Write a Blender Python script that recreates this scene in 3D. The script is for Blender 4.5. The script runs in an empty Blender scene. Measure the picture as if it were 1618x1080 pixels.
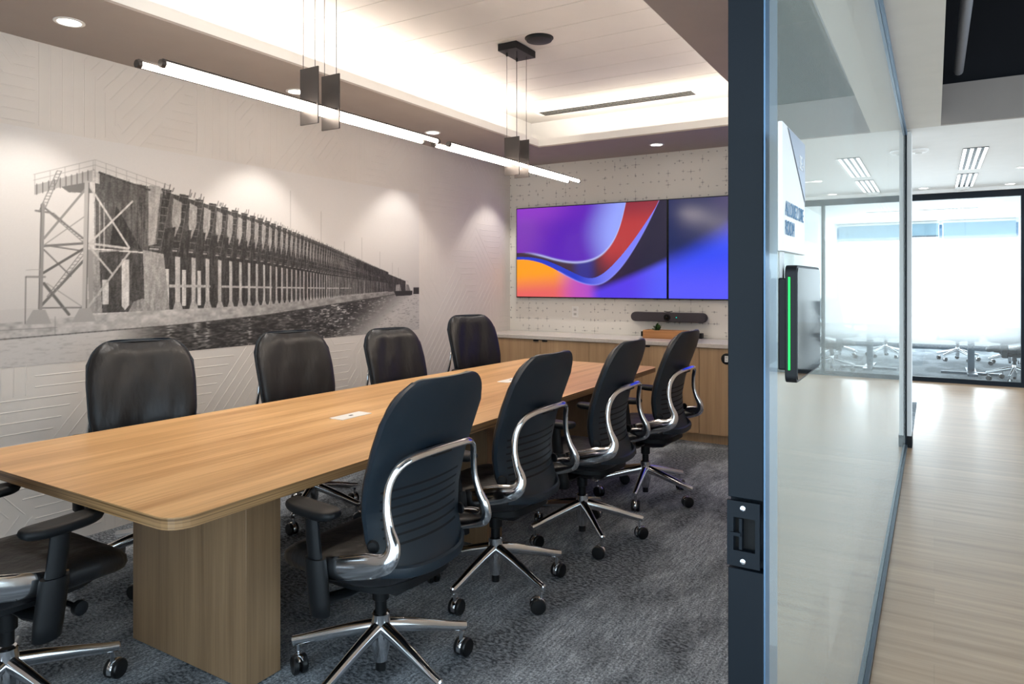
import bpy, bmesh, math, random
import numpy as np
from mathutils import Vector, Matrix
from math import sin, cos, pi, radians, sqrt

random.seed(7)
S = bpy.context.scene
COL = S.collection

# ------------------------------------------------------------------ camera
F_PX = 1100.0
cam_d = bpy.data.cameras.new('camera')
cam_d.sensor_width = 36.0
cam_d.sensor_fit = 'HORIZONTAL'
cam_d.lens = 36.0 * F_PX / 1618.0
cam_d.shift_y = -(540 - 444) / 1618.0
cam_d.clip_start = 0.02
cam = bpy.data.objects.new('camera', cam_d)
COL.objects.link(cam)
cam.location = (0, 0, 1.43)
cam.rotation_euler = (pi / 2, 0, radians(31.231))
S.camera = cam

# ------------------------------------------------------------------ world and exposure
w = bpy.data.worlds.new('daylight')
S.world = w
w.use_nodes = True
bg = w.node_tree.nodes['Background']
bg.inputs['Color'].default_value = (0.70, 0.86, 1.0, 1)
bg.inputs['Strength'].default_value = 3.0
S.view_settings.view_transform = 'Standard'
S.view_settings.look = 'None'
S.view_settings.gamma = 1.0
S.view_settings.use_curve_mapping = False
S.view_settings.exposure = 0.28

WARM = (1.0, 0.89, 0.78)


def area(name, loc, rot, sx, sy, watts, color):
    l = bpy.data.lights.new(name, 'AREA')
    l.shape = 'RECTANGLE'
    l.size, l.size_y = sx, sy
    l.energy = watts
    l.color = color
    o = bpy.data.objects.new(name, l)
    o.location = loc
    o.rotation_euler = rot
    COL.objects.link(o)
    return o


# LED strips lying in the ceiling cove, shining up and inwards
area('cove_light', (-3.35, 3.05, 2.80), (pi - 0.12, 0, pi / 2), 5.5, 0.04, 27, WARM)
area('cove_light', (-0.99, 3.05, 2.80), (pi - 0.12, 0, -pi / 2), 5.5, 0.04, 25, WARM)
area('cove_light', (-2.17, 5.93, 2.80), (pi - 0.12, 0, 0), 2.1, 0.04, 12, WARM)
area('cove_light', (-2.17, 0.21, 2.80), (pi - 0.12, 0, pi), 2.1, 0.04, 11, WARM)


# ------------------------------------------------------------------ materials
def srgb(r, g, b):
    f = lambda c: (c / 255 / 12.92) if c / 255 <= 0.04045 else ((c / 255 + 0.055) / 1.055) ** 2.4
    return (f(r), f(g), f(b), 1.0)


class NT:
    """small node-tree helper"""
    def __init__(s, name):
        s.m = bpy.data.materials.new(name)
        s.m.use_nodes = True
        s.t = s.m.node_tree
        s.n = s.t.nodes
        s.bsdf = s.n.get('Principled BSDF')
        s.out = s.n.get('Material Output')

    def new(s, typ, **kw):
        n = s.n.new(typ)
        for k, v in kw.items():
            setattr(n, k, v)
        return n

    def link(s, a, b):
        s.t.links.new(a, b)

    def math(s, op, a, b=None, c=None, clamp=False):
        n = s.n.new('ShaderNodeMath')
        n.operation = op
        n.use_clamp = clamp
        for i, x in enumerate((a, b, c)):
            if x is None:
                continue
            if isinstance(x, (int, float)):
                n.inputs[i].default_value = x
            else:
                s.link(x, n.inputs[i])
        return n.outputs[0]

    def mix(s, fac, a, b):
        n = s.n.new('ShaderNodeMix')
        n.data_type = 'RGBA'
        for sock, x in ((n.inputs[0], fac), (n.inputs[6], a), (n.inputs[7], b)):
            if isinstance(x, (int, float)):
                sock.default_value = x
            elif isinstance(x, tuple):
                sock.default_value = x
            else:
                s.link(x, sock)
        return n.outputs[2]

    def coords(s, scale=(1, 1, 1), rot=(0, 0, 0), loc=(0, 0, 0)):
        tc = s.new('ShaderNodeTexCoord')
        mp = s.new('ShaderNodeMapping')
        mp.inputs['Scale'].default_value = scale
        mp.inputs['Rotation'].default_value = rot
        mp.inputs['Location'].default_value = loc
        s.link(tc.outputs['Object'], mp.inputs['Vector'])
        return mp.outputs[0]

    def noise(s, vec, scale, detail=3, rough=0.5):
        n = s.new('ShaderNodeTexNoise')
        n.inputs['Scale'].default_value = scale
        n.inputs['Detail'].default_value = detail
        n.inputs['Roughness'].default_value = rough
        s.link(vec, n.inputs['Vector'])
        return n.outputs['Fac']

    def ramp(s, fac, stops):
        n = s.new('ShaderNodeValToRGB')
        e = n.color_ramp.elements
        while len(e) < len(stops):
            e.new(0.5)
        for i, (p, c) in enumerate(stops):
            e[i].position = p
            e[i].color = c
        s.link(fac, n.inputs[0])
        return n.outputs[0]

    def bump(s, height, strength=0.3, dist=0.01):
        n = s.new('ShaderNodeBump')
        n.inputs['Strength'].default_value = strength
        n.inputs['Distance'].default_value = dist
        s.link(height, n.inputs['Height'])
        s.link(n.outputs[0], s.bsdf.inputs['Normal'])

    def set(s, **kw):
        for k, v in kw.items():
            s.bsdf.inputs[k.replace('_', ' ')].default_value = v
        return s


def plain(name, col, rough=0.5, metal=0.0, spec=0.5, var=0.06, vscale=6.0):
    """paint / plastic / metal with a faint mottling"""
    t = NT(name)
    t.set(Roughness=rough, Metallic=metal)
    t.bsdf.inputs['Specular IOR Level'].default_value = spec
    f = t.noise(t.coords(), vscale, 2)
    lo = tuple(c * (1 - var) for c in col[:3]) + (1,)
    hi = tuple(min(1, c * (1 + var)) for c in col[:3]) + (1,)
    t.link(t.ramp(f, [(0.3, lo), (0.7, hi)]), t.bsdf.inputs['Base Color'])
    return t.m


def emit(name, col, strength):
    t = NT(name)
    t.set(Roughness=0.5)
    t.bsdf.inputs['Base Color'].default_value = col
    t.bsdf.inputs['Emission Color'].default_value = col
    t.bsdf.inputs['Emission Strength'].default_value = strength
    return t.m


def wood(name, cols, axis, scale=1.0, rough=0.4, contrast=(0.3, 0.7), bumpy=0.04):
    """straight-grained timber, the grain runs along axis"""
    t = NT(name)
    sc = [7.0, 7.0, 7.0]
    sc['xyz'.index(axis)] = 0.35
    v = t.coords(tuple(c * scale for c in sc))
    a = t.noise(v, 1.6, 6, 0.6)
    sc2 = [70.0, 70.0, 70.0]
    sc2['xyz'.index(axis)] = 1.3
    b = t.noise(t.coords(tuple(c * scale for c in sc2)), 1.5, 2, 0.5)
    f = t.math('ADD', t.math('MULTIPLY', a, 0.72), t.math('MULTIPLY', b, 0.28))
    mid = tuple((p + q) / 2 for p, q in zip(cols[0], cols[1]))
    t.link(t.ramp(f, [(contrast[0], cols[0]), (0.5, mid), (contrast[1], cols[1])]), t.bsdf.inputs['Base Color'])
    t.set(Roughness=rough)
    t.bump(b, bumpy, 0.003)
    return t.m


M = {}
M['wall'] = plain('wallcovering_white', srgb(214, 209, 203), 0.6, var=0.015)
M['white'] = plain('white_paint', srgb(228, 227, 224), 0.65, var=0.015)
M['lip'] = plain('cove_white', srgb(228, 227, 224), 0.7, var=0.01)
M['taupe'] = plain('taupe_paint', srgb(156, 147, 141), 0.7, var=0.02)
M['greige'] = plain('greige_paint', srgb(205, 199, 190), 0.7, var=0.02)
M['black'] = plain('black_plastic', srgb(13, 15, 18), 0.5, 0.0, 0.28)
M['leather'] = None
M['shell'] = plain('charcoal_shell', srgb(24, 37, 48), 0.45, 0.0, 0.5)
M['slot'] = plain('slot_black', srgb(6, 7, 8), 0.8)
M['chrome'] = plain('polished_aluminium', (0.80, 0.81, 0.83, 1), 0.13, 1.0, var=0.03)
M['rubber'] = plain('black_rubber', srgb(14, 15, 17), 0.35)
M['darkmetal'] = plain('dark_bronze_metal', srgb(74, 70, 69), 0.42, 0.6)
M['blackmetal'] = plain('black_metal', srgb(14, 22, 30), 0.5, 0.0, 0.2)
M['silver'] = plain('anodised_frame', srgb(96, 124, 152), 0.36, 0.6)
M['channel'] = plain('frame_channel', srgb(70, 84, 97), 0.35, 0.7)
M['stone'] = plain('pale_quartz', srgb(206, 201, 195), 0.18, var=0.05, vscale=60)
M['plate'] = plain('white_plastic', srgb(236, 235, 232), 0.4, var=0.01)
M['greyplate'] = plain('light_grey_plastic', srgb(205, 203, 198), 0.45, var=0.02)
M['table'] = wood('oak_laminate_table', (srgb(182, 134, 82), srgb(231, 187, 131)), 'y', 1.0, 0.36, (0.36, 0.64))
M['tableedge'] = None
M['tableleg'] = wood('oak_laminate_leg', (srgb(118, 92, 66), srgb(160, 130, 97)), 'z', 1.3, 0.45, (0.30, 0.70))
M['cabinet'] = wood('oak_veneer', (srgb(156, 125, 92), srgb(198, 166, 128)), 'z', 0.8, 0.5, (0.3, 0.72))
M['planter'] = wood('acacia_wood', (srgb(150, 98, 54), srgb(205, 150, 96)), 'x', 1.6, 0.45)
M['leaf'] = plain('green_leaf', srgb(64, 96, 52), 0.45, var=0.35, vscale=30)
M['soil'] = plain('soil', srgb(50, 40, 32), 0.9)
M['lens'] = emit('downlight_lens', (1, 0.97, 0.93, 1), 9.0)
M['tube'] = emit('led_tube', (1, 0.87, 0.73, 1), 38.0)
M['ledgreen'] = emit('green_led', (0.0, 1.0, 0.07, 1), 1.2)
M['slotlight'] = emit('slot_light', (0.93, 0.99, 1, 1), 1.6)
M['plenum'] = plain('black_plenum', srgb(13, 15, 22), 0.9)
M['pipe'] = plain('grey_conduit', srgb(120, 122, 128), 0.5)
M['screenglass'] = plain('black_gloss', srgb(12, 15, 19), 0.05)


def leather():
    t = NT('black_leather')
    v = t.coords()
    fine = t.noise(v, 260, 2)
    fold = t.noise(t.coords((9, 9, 2.2)), 1.4, 3)
    t.link(t.ramp(fold, [(0.3, srgb(15, 16, 19)), (0.7, srgb(27, 27, 30))]), t.bsdf.inputs['Base Color'])
    t.set(Roughness=0.40)
    t.bsdf.inputs['Specular IOR Level'].default_value = 0.5
    h = t.math('ADD', t.math('MULTIPLY', fold, 0.9), t.math('MULTIPLY', fine, 0.04))
    t.bump(h, 0.5, 0.02)
    return t.m


def carpet(name, dark, light):
    t = NT(name)
    # broad patches of flat and of looped pile, laid in strips along the room
    big = t.noise(t.coords((1.7, 0.85, 1), (0, 0, 0.18)), 1.5, 3, 0.55)
    patch = t.ramp(big, [(0.44, (0, 0, 0, 1)), (0.56, (1, 1, 1, 1))])
    loops = t.noise(t.coords((48, 80, 1), (0, 0, 0.5)), 1.0, 2, 0.6)
    stri = t.noise(t.coords((80, 9, 1)), 1.0, 3, 0.7)
    grain = t.noise(t.coords((120, 95, 1)), 1.0, 2, 0.75)
    fa = t.math('ADD', t.math('MULTIPLY', stri, 0.38), t.math('MULTIPLY', grain, 0.62))
    mid = tuple(a * 0.62 + b * 0.38 for a, b in zip(dark, light))
    flat = t.ramp(fa, [(0.36, dark), (0.50, mid), (0.64, light)])
    rough = t.ramp(t.math('ADD', t.math('MULTIPLY', loops, 0.7), t.math('MULTIPLY', grain, 0.3)), [(0.42, tuple(c * 0.72 for c in dark[:3]) + (1,)), (0.62, mid)])
    c = t.mix(patch, flat, rough)
    t.link(c, t.bsdf.inputs['Base Color'])
    t.set(Roughness=0.95)
    t.bsdf.inputs['Specular IOR Level'].default_value = 0.1
    t.bump(t.math('ADD', loops, grain), 0.4, 0.006)
    return t.m


def plank_floor():
    t = NT('oak_plank_floor')
    br = t.new('ShaderNodeTexBrick')
    br.offset = 0.37
    br.inputs['Scale'].default_value = 1.0
    br.inputs['Mortar Size'].default_value = 0.0012
    br.inputs['Brick Width'].default_value = 1.25
    br.inputs['Row Height'].default_value = 0.19
    br.inputs['Color1'].default_value = srgb(176, 146, 118)
    br.inputs['Color2'].default_value = srgb(154, 126, 100)
    br.inputs['Mortar'].default_value = srgb(150, 126, 102)
    t.link(t.coords(), br.inputs['Vector'])
    g = t.noise(t.coords((0.9, 16, 1)), 1.2, 6, 0.62)
    c = t.mix(0.45, br.outputs['Color'], t.ramp(g, [(0.32, srgb(126, 94, 70)), (0.68, srgb(196, 166, 136))]))
    t.link(c, t.bsdf.inputs['Base Color'])
    t.set(Roughness=0.28)
    return t.m


def wallpaper():
    """off-white paper printed with small scattered hatch crosses"""
    t = NT('cross_hatch_wallpaper')
    tc = t.new('ShaderNodeTexCoord')
    sep = t.new('ShaderNodeSeparateXYZ')
    t.link(tc.outputs['Object'], sep.inputs[0])
    ink = None
    for (cs, ox, oz, keep, L) in ((0.082, 0.0, 0.0, 0.62, 0.27), (0.113, 0.037, 0.051, 0.5, 0.44)):
        u = t.math('DIVIDE', t.math('ADD', sep.outputs[0], ox), cs)
        v = t.math('DIVIDE', t.math('ADD', sep.outputs[2], oz), cs)
        cmb = t.new('ShaderNodeCombineXYZ')
        t.link(t.math('FLOOR', u), cmb.inputs[0])
        t.link(t.math('FLOOR', v), cmb.inputs[1])
        wn = t.new('ShaderNodeTexWhiteNoise')
        wn.noise_dimensions = '2D'
        t.link(cmb.outputs[0], wn.inputs[0])
        rc = t.new('ShaderNodeSeparateColor')
        t.link(wn.outputs['Color'], rc.inputs[0])
        fu = t.math('ABSOLUTE', t.math('SUBTRACT', t.math('FRACT', u), 0.5))
        fv = t.math('ABSOLUTE', t.math('SUBTRACT', t.math('FRACT', v), 0.5))
        th = 0.028
        hx = t.math('MULTIPLY', t.math('LESS_THAN', fv, th), t.math('LESS_THAN', fu, t.math('MULTIPLY', rc.outputs[0], L)))
        vx = t.math('MULTIPLY', t.math('LESS_THAN', fu, th), t.math('LESS_THAN', fv, t.math('MULTIPLY', rc.outputs[1], L)))
        dot = t.math('LESS_THAN', t.math('ADD', fu, fv), 0.09)
        cr = t.math('MAXIMUM', t.math('MAXIMUM', t.math('MULTIPLY', hx, 0.55), t.math('MULTIPLY', vx, 0.55)), dot)
        cr = t.math('MULTIPLY', cr, t.math('LESS_THAN', rc.outputs[2], keep))
        ink = cr if ink is None else t.math('MAXIMUM', ink, cr)
    t.link(t.mix(t.math('MULTIPLY', ink, 0.6), srgb(229, 226, 219), srgb(96, 96, 98)), t.bsdf.inputs['Base Color'])
    t.set(Roughness=0.6)
    return t.m


def glass(name, tint, dust=0.0):
    """clear sheet: mirror-like at grazing angles, see-through face on"""
    t = NT(name)
    t.n.remove(t.bsdf)
    geo = t.new('ShaderNodeNewGeometry')
    dot = t.new('ShaderNodeVectorMath', operation='DOT_PRODUCT')
    t.link(geo.outputs['Incoming'], dot.inputs[0])
    t.link(geo.outputs['Normal'], dot.inputs[1])
    c = t.math('ABSOLUTE', dot.outputs['Value'])
    f = t.math('ADD', t.math('MULTIPLY', t.math('POWER', t.math('SUBTRACT', 1.0, c), 5.0), 0.96), 0.04)
    tr = t.new('ShaderNodeBsdfTransparent')
    tr.inputs[0].default_value = tint
    gl = t.new('ShaderNodeBsdfGlossy')
    gl.inputs['Roughness'].default_value = 0.0
    gl.inputs['Color'].default_value = (0.98, 1.0, 0.99, 1)
    mx = t.new('ShaderNodeMixShader')
    t.link(f, mx.inputs[0])
    t.link(tr.outputs[0], mx.inputs[1])
    t.link(gl.outputs[0], mx.inputs[2])
    last = mx.outputs[0]
    if dust:
        # a thin film of dust and smears, denser along the line of sight at grazing angles
        df_ = t.new('ShaderNodeBsdfDiffuse')
        df_.inputs[0].default_value = (0.90, 0.95, 0.92, 1)
        m2 = t.new('ShaderNodeMixShader')
        amt = t.math('DIVIDE', dust, t.math('ADD', c, 0.05))
        t.link(t.math('MINIMUM', amt, 0.5), m2.inputs[0])
        t.link(last, m2.inputs[1])
        t.link(df_.outputs[0], m2.inputs[2])
        last = m2.outputs[0]
    t.link(last, t.out.inputs[0])
    return t.m


def film():
    """frosted gradient film: milky in the middle band, clear at both ends"""
    t = NT('frosted_gradient_film')
    t.n.remove(t.bsdf)
    tc = t.new('ShaderNodeTexCoord')
    sep = t.new('ShaderNodeSeparateXYZ')
    t.link(tc.outputs['Object'], sep.inputs[0])
    a = t.ramp(t.math('DIVIDE', sep.outputs[2], 2.6), [(0.185, (0, 0, 0, 1)), (0.27, (1, 1, 1, 1)), (0.76, (1, 1, 1, 1)), (0.80, (0, 0, 0, 1))])
    tr = t.new('ShaderNodeBsdfTransparent')
    tl = t.new('ShaderNodeBsdfTranslucent')
    tl.inputs[0].default_value = (0.98, 0.98, 0.98, 1)
    mx = t.new('ShaderNodeMixShader')
    t.link(t.math('MULTIPLY', a, 0.74), mx.inputs[0])
    t.link(tr.outputs[0], mx.inputs[1])
    t.link(tl.outputs[0], mx.inputs[2])
    t.link(mx.outputs[0], t.out.inputs[0])
    return t.m


def vcol(name, rough, emission=0.0, attr='print'):
    t = NT(name)
    a = t.new('ShaderNodeAttribute')
    a.attribute_name = attr
    t.set(Roughness=rough)
    if emission:
        t.bsdf.inputs['Base Color'].default_value = (0.004, 0.004, 0.005, 1)
        t.link(a.outputs['Color'], t.bsdf.inputs['Emission Color'])
        t.bsdf.inputs['Emission Strength'].default_value = emission
    else:
        t.link(a.outputs['Color'], t.bsdf.inputs['Base Color'])
    return t.m


def ply_edge():
    t = NT('layered_table_edge')
    f = t.noise(t.coords((0.8, 0.8, 190)), 1.0, 2, 0.6)
    t.link(t.ramp(f, [(0.36, srgb(104, 76, 46)), (0.64, srgb(176, 138, 94))]), t.bsdf.inputs['Base Color'])
    t.set(Roughness=0.42)
    return t.m


M['tableedge'] = ply_edge()
M['leather'] = leather()
M['carpet'] = carpet('patterned_grey_carpet', srgb(80, 85, 91), srgb(208, 217, 226))
M['carpetfar'] = carpet('grey_office_carpet', srgb(105, 112, 118), srgb(176, 182, 186))
M['planks'] = plank_floor()
M['paper'] = wallpaper()
M['glass'] = glass('clear_glass', (0.975, 0.99, 0.985, 1))
M['dustyglass'] = glass('dusty_glass', (0.985, 0.995, 0.99, 1), 0.010)
M['film'] = film()
M['mural'] = vcol('mural_print', 0.6)
M['screen'] = vcol('screen_picture', 0.2, 0.83)


# ------------------------------------------------------------------ mesh building
class MB:
    def __init__(s):
        s.v, s.f, s.mi = [], [], []

    def add(s, vs, fs, mi=0):
        o = len(s.v)
        s.v += [tuple(p) for p in vs]
        s.f += [tuple(i + o for i in f) for f in fs]
        s.mi += [mi] * len(fs)
        return s

    def box(s, x0, x1, y0, y1, z0, z1, mi=0):
        vs = [(x, y, z) for z in (z0, z1) for y in (y0, y1) for x in (x0, x1)]
        fs = [(0, 2, 3, 1), (4, 5, 7, 6), (0, 1, 5, 4), (2, 6, 7, 3), (0, 4, 6, 2), (1, 3, 7, 5)]
        return s.add(vs, fs, mi)

    def obox(s, c, ax, ay, az, mi=0):
        """oriented box: centre and three half-axis vectors"""
        c, ax, ay, az = map(Vector, (c, ax, ay, az))
        vs = [c + ax * i + ay * j + az * k for k in (-1, 1) for j in (-1, 1) for i in (-1, 1)]
        fs = [(0, 2, 3, 1), (4, 5, 7, 6), (0, 1, 5, 4), (2, 6, 7, 3), (0, 4, 6, 2), (1, 3, 7, 5)]
        return s.add(vs, fs, mi)

    def loft(s, rings, mi=0, cap=True):
        n = len(rings[0])
        vs = [p for r in rings for p in r]
        fs = []
        for i in range(len(rings) - 1):
            for j in range(n):
                k = (j + 1) % n
                fs.append((i * n + j, i * n + k, (i + 1) * n + k, (i + 1) * n + j))
        if cap:
            fs.append(tuple(range(n))[::-1])
            fs.append(tuple((len(rings) - 1) * n + j for j in range(n)))
        return s.add(vs, fs, mi)

    def lathe(s, prof, seg=20, origin=(0, 0, 0), axis=(0, 0, 1), mi=0, ring=False):
        if ring:
            prof = list(prof) + [prof[0]]
        a = Vector(axis).normalized()
        q = Vector((0, 0, 1)).rotation_difference(a)
        o = Vector(origin)
        rings = []
        for r, z in prof:
            rings.append([o + q @ Vector((max(r, 1e-5) * cos(2 * pi * j / seg), max(r, 1e-5) * sin(2 * pi * j / seg), z)) for j in range(seg)])
        return s.loft(rings, mi, cap=not ring)

    def tube(s, pts, rad, seg=10, mi=0, flat=None, up=(0, 0, 1)):
        """swept tube; rad = number or list; flat = (a, b) scales across / along up"""
        P = [Vector(p) for p in pts]
        n = len(P)
        R = rad if isinstance(rad, (list, tuple)) else [rad] * n
        rings = []
        prev = None
        for i in range(n):
            t = (P[min(i + 1, n - 1)] - P[max(i - 1, 0)]).normalized()
            if prev is None:
                u = Vector(up)
                u = (u - t * u.dot(t))
                if u.length < 1e-3:
                    u = Vector((1, 0, 0)) - t * t.x
                u.normalize()
            else:
                u = (prev - t * prev.dot(t)).normalized()
            prev = u
            b = t.cross(u)
            fa, fb = flat[i] if isinstance(flat, list) else (flat or (1, 1))
            rings.append([P[i] + b * (R[i] * fa * cos(2 * pi * j / seg)) + u * (R[i] * fb * sin(2 * pi * j / seg)) for j in range(seg)])
        return s.loft(rings, mi)

    def prism(s, poly, z0, z1, mi=0):
        n = len(poly)
        vs = [(x, y, z0) for x, y in poly] + [(x, y, z1) for x, y in poly]
        fs = [tuple(range(n))[::-1], tuple(range(n, 2 * n))]
        fs += [(i, (i + 1) % n, n + (i + 1) % n, n + i) for i in range(n)]
        return s.add(vs, fs, mi)

    def build(s, name, mats, parent=None, bevel=0.0, smooth=True, angle=35, sub=0):
        me = bpy.data.meshes.new(name)
        me.from_pydata(s.v, [], s.f)
        if not isinstance(mats, (list, tuple)):
            mats = [mats]
        for m in mats:
            me.materials.append(m)
        me.polygons.foreach_set('material_index', s.mi)
        bm = bmesh.new()
        bm.from_mesh(me)
        bmesh.ops.recalc_face_normals(bm, faces=bm.faces)
        bm.to_mesh(me)
        bm.free()
        if smooth:
            me.polygons.foreach_set('use_smooth', [True] * len(me.polygons))
            me.set_sharp_from_angle(angle=radians(angle))
        o = bpy.data.objects.new(name, me)
        COL.objects.link(o)
        if parent:
            o.parent = parent
        if bevel:
            b = o.modifiers.new('bevel', 'BEVEL')
            b.width = bevel
            b.segments = 2
            b.limit_method = 'ANGLE'
            b.angle_limit = radians(40)
        if sub:
            d = o.modifiers.new('sub', 'SUBSURF')
            d.levels = d.render_levels = sub
        return o


def catmull(pts, n=6):
    P = [Vector(p) for p in pts]
    P = [P[0] * 2 - P[1]] + P + [P[-1] * 2 - P[-2]]
    out = []
    for i in range(1, len(P) - 2):
        a, b, c, d = P[i - 1:i + 3]
        for k in range(n):
            t = k / n
            out.append(0.5 * ((2 * b) + (c - a) * t + (2 * a - 5 * b + 4 * c - d) * t * t + (3 * b - a - 3 * c + d) * t ** 3))
    out.append(P[-2])
    return out


def tag(o, label=None, cat=None, group=None, kind=None):
    if label:
        o['label'] = label
    if cat:
        o['category'] = cat
    if group:
        o['group'] = group
    if kind:
        o['kind'] = kind
    return o


def thing(name, label, cat, loc=(0, 0, 0), rz=0.0, group=None):
    o = bpy.data.objects.new(name, None)
    o.empty_display_size = 0.1
    COL.objects.link(o)
    o.location = loc
    o.rotation_euler = (0, 0, rz)
    return tag(o, label, cat, group)


def copy_tree(o, parent=None):
    c = o.copy()
    COL.objects.link(c)
    c.parent = parent
    for ch in list(o.children):
        copy_tree(ch, c)
    return c


def struct(name, mb, mats, label=None, cat=None, **kw):
    o = mb.build(name, mats, **kw)
    o['kind'] = 'structure'
    return tag(o, label, cat)


# ------------------------------------------------------------------ the room shell
XL, YB = -4.066, 6.664        # left wall and back wall faces
ZC = 2.70                     # soffit height
ZT = 3.085                    # tray ceiling height
GX = -0.212                   # corridor face of the glass partition

struct('floor', MB().box(XL - .1, -0.224, -0.55, YB + .1, -0.06, 0), M['carpet'],
       'patterned grey carpet floor of the meeting room', 'floor', smooth=False)
struct('floor_corridor', MB().box(-0.224, 6.0, -3.0, 11.55, -0.06, 0.0).box(-4.0, -0.224, 6.80, 11.55, -0.06, 0.0), M['planks'],
       'pale oak plank floor of the corridor', 'floor', smooth=False)
struct('floor_far_room', MB().box(-4.0, 6.0, 11.55, 17.4, -0.06, 0), M['carpetfar'],
       'grey carpet of the far office behind glass', 'floor', smooth=False)
MAT = struct('trim_carpet_inset', MB().box(-1.2, -0.172, 7.12, 9.5, 0, 0.004), M['carpetfar'],
             'blue-grey carpet inset beside the white wall end', 'carpet', smooth=False)


def clip_line(tri, n, d, off):
    """segment of the line {p.n = off} inside a triangle"""
    pts = []
    for i in range(3):
        a, b = tri[i], tri[(i + 1) % 3]
        fa, fb = a[0] * n[0] + a[1] * n[1] - off, b[0] * n[0] + b[1] * n[1] - off
        if (fa < 0) != (fb < 0):
            t = fa / (fa - fb)
            pts.append((a[0] + (b[0] - a[0]) * t, a[1] + (b[1] - a[1]) * t))
    return pts if len(pts) == 2 else None


MUR = (0.70, 5.049, 0.986, 2.235)    # mural rectangle on the left wall: y0, y1, z0, z1
wl = MB().box(XL - 0.12, XL, -0.55, YB + 0.1, 0, 3.2)


def ridge(mb, a, b, x):
    """raised seam of the embossed wallcovering"""
    d = Vector((b[0] - a[0], b[1] - a[1]))
    if d.length < 0.02:
        return
    d.normalize()
    hw, h = 0.0040, 0.0018
    nx, ny = -d.y * hw, d.x * hw
    vs = [(x, a[0] + nx, a[1] + ny), (x + h, a[0], a[1]), (x, a[0] - nx, a[1] - ny),
          (x, b[0] + nx, b[1] + ny), (x + h, b[0], b[1]), (x, b[0] - nx, b[1] - ny)]
    mb.add(vs, [(0, 1, 4, 3), (1, 2, 5, 4), (0, 2, 1), (3, 4, 5)])


rr = random.Random(11)
CW, CH = 0.46, 0.62
DIRS = [90, 50, -50, 0]
for iy in range(-1, 16):
    for iz in range(0, 5):
        y0, z0 = iy * CW, iz * CH - 0.1 - (0.31 if iy % 2 else 0)
        c = [(y0, z0), (y0 + CW, z0), (y0 + CW, z0 + CH), (y0, z0 + CH)]
        if (iy + iz) % 2:
            tris = [(c[0], c[1], c[2]), (c[0], c[2], c[3])]
        else:
            tris = [(c[0], c[1], c[3]), (c[1], c[2], c[3])]
        o0 = rr.choice([0, 1, 2, 3])
        for ti, tri in enumerate(tris):
            ang = radians(DIRS[(o0 + ti * rr.choice([1, 2, 3])) % 4])
            d = (cos(ang), sin(ang))
            n = (-d[1], d[0])
            offs = [p[0] * n[0] + p[1] * n[1] for p in tri]
            k0 = math.ceil(min(offs) / 0.058)
            for k in range(k0, int(max(offs) / 0.058) + 1):
                seg = clip_line(tri, n, d, k * 0.058 + 1e-4)
                if not seg:
                    continue
                # cut the seam where the printed mural covers the wall
                N = 24
                run = None
                for q in range(N + 1):
                    t = q / N
                    p = (seg[0][0] + (seg[1][0] - seg[0][0]) * t, seg[0][1] + (seg[1][1] - seg[0][1]) * t)
                    ok = 0.01 < p[1] < 2.69 and 0.0 < p[0] < YB - 0.01 and not (MUR[0] < p[0] < MUR[1] and MUR[2] < p[1] < MUR[3])
                    if ok and run is None:
                        run = p
                    if (not ok or q == N) and run is not None:
                        ridge(wl, run, p, XL)
                        run = None
struct('wall_left', wl, M['wall'], 'white wall with embossed chevron line covering', 'wall', smooth=False)
struct('wall_back', MB().box(XL, -0.30, YB, YB + 0.12, 0, 3.2), M['paper'],
       'back wall papered with small grey crosses', 'wall', smooth=False)
struct('wall_near', MB().box(XL, -1.95, -0.55, -0.45, 0, 3.2).box(-1.95, -0.30, -0.55, -0.45, 2.66, 3.2), M['wall'], 'near end wall of the meeting room', 'wall', smooth=False)
struct('added_glazing', MB().box(-1.95, -1.12, -0.506, -0.494, 0.02, 2.66).box(-1.12, -0.30, -0.506, -0.494, 0.02, 2.66), M['glass'], 'unseen glazing added to the near end wall for daylight', 'window', smooth=False)  # unseen glazing behind the camera, added so daylight reaches chair backs and carpet
struct('wall_right', MB().box(-0.46, -0.34, 1.90, YB, 0, ZC), M['greige'], 'pale greige wall behind the corridor glass', 'wall', smooth=False)

# soffit ring with a lip, then the raised plank tray
sf = MB()
TX0, TX1, TY0, TY1 = -3.215, -1.125, 0.35, 5.79
RX0, RX1, RY0, RY1 = -3.62, -0.72, -0.05, 6.36
for (x0, x1, y0, y1) in ((XL, TX0, -0.45, YB), (TX1, -0.212, -0.45, YB), (TX0, TX1, TY1, YB), (TX0, TX1, -0.45, TY0)):
    sf.box(x0, x1, y0, y1, ZC, ZC + 0.012)
struct('ceiling_soffit', sf, M['taupe'], 'taupe painted soffit around the ceiling tray', 'ceiling', smooth=False)
lp = MB()
lp.box(TX0 - 0.02, TX0, TY0 - 0.02, TY1 + 0.02, ZC + 0.0125, ZC + 0.075)
lp.box(TX1, TX1 + 0.02, TY0 - 0.02, TY1 + 0.02, ZC + 0.0125, ZC + 0.075)
lp.box(TX0, TX1, TY1, TY1 + 0.02, ZC + 0.0125, ZC + 0.075)
lp.box(TX0, TX1, TY0 - 0.02, TY0, ZC + 0.0125, ZC + 0.075)
lp.box(RX0 - 0.02, RX0, RY0, RY1, ZC + 0.0125, ZT)
lp.box(RX1, RX1 + 0.02, RY0, RY1, ZC + 0.0125, ZT)
lp.box(RX0, RX1, RY1, RY1 + 0.02, ZC + 0.0125, ZT)
lp.box(RX0, RX1, RY0 - 0.02, RY0, ZC + 0.0125, ZT)
struct('trim_cove', lp, M['lip'], 'white lip and recess of the lit ceiling cove', 'trim', smooth=False)
tr = MB()
PW = 0.305
yy = RY1 + 0.12
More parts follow.
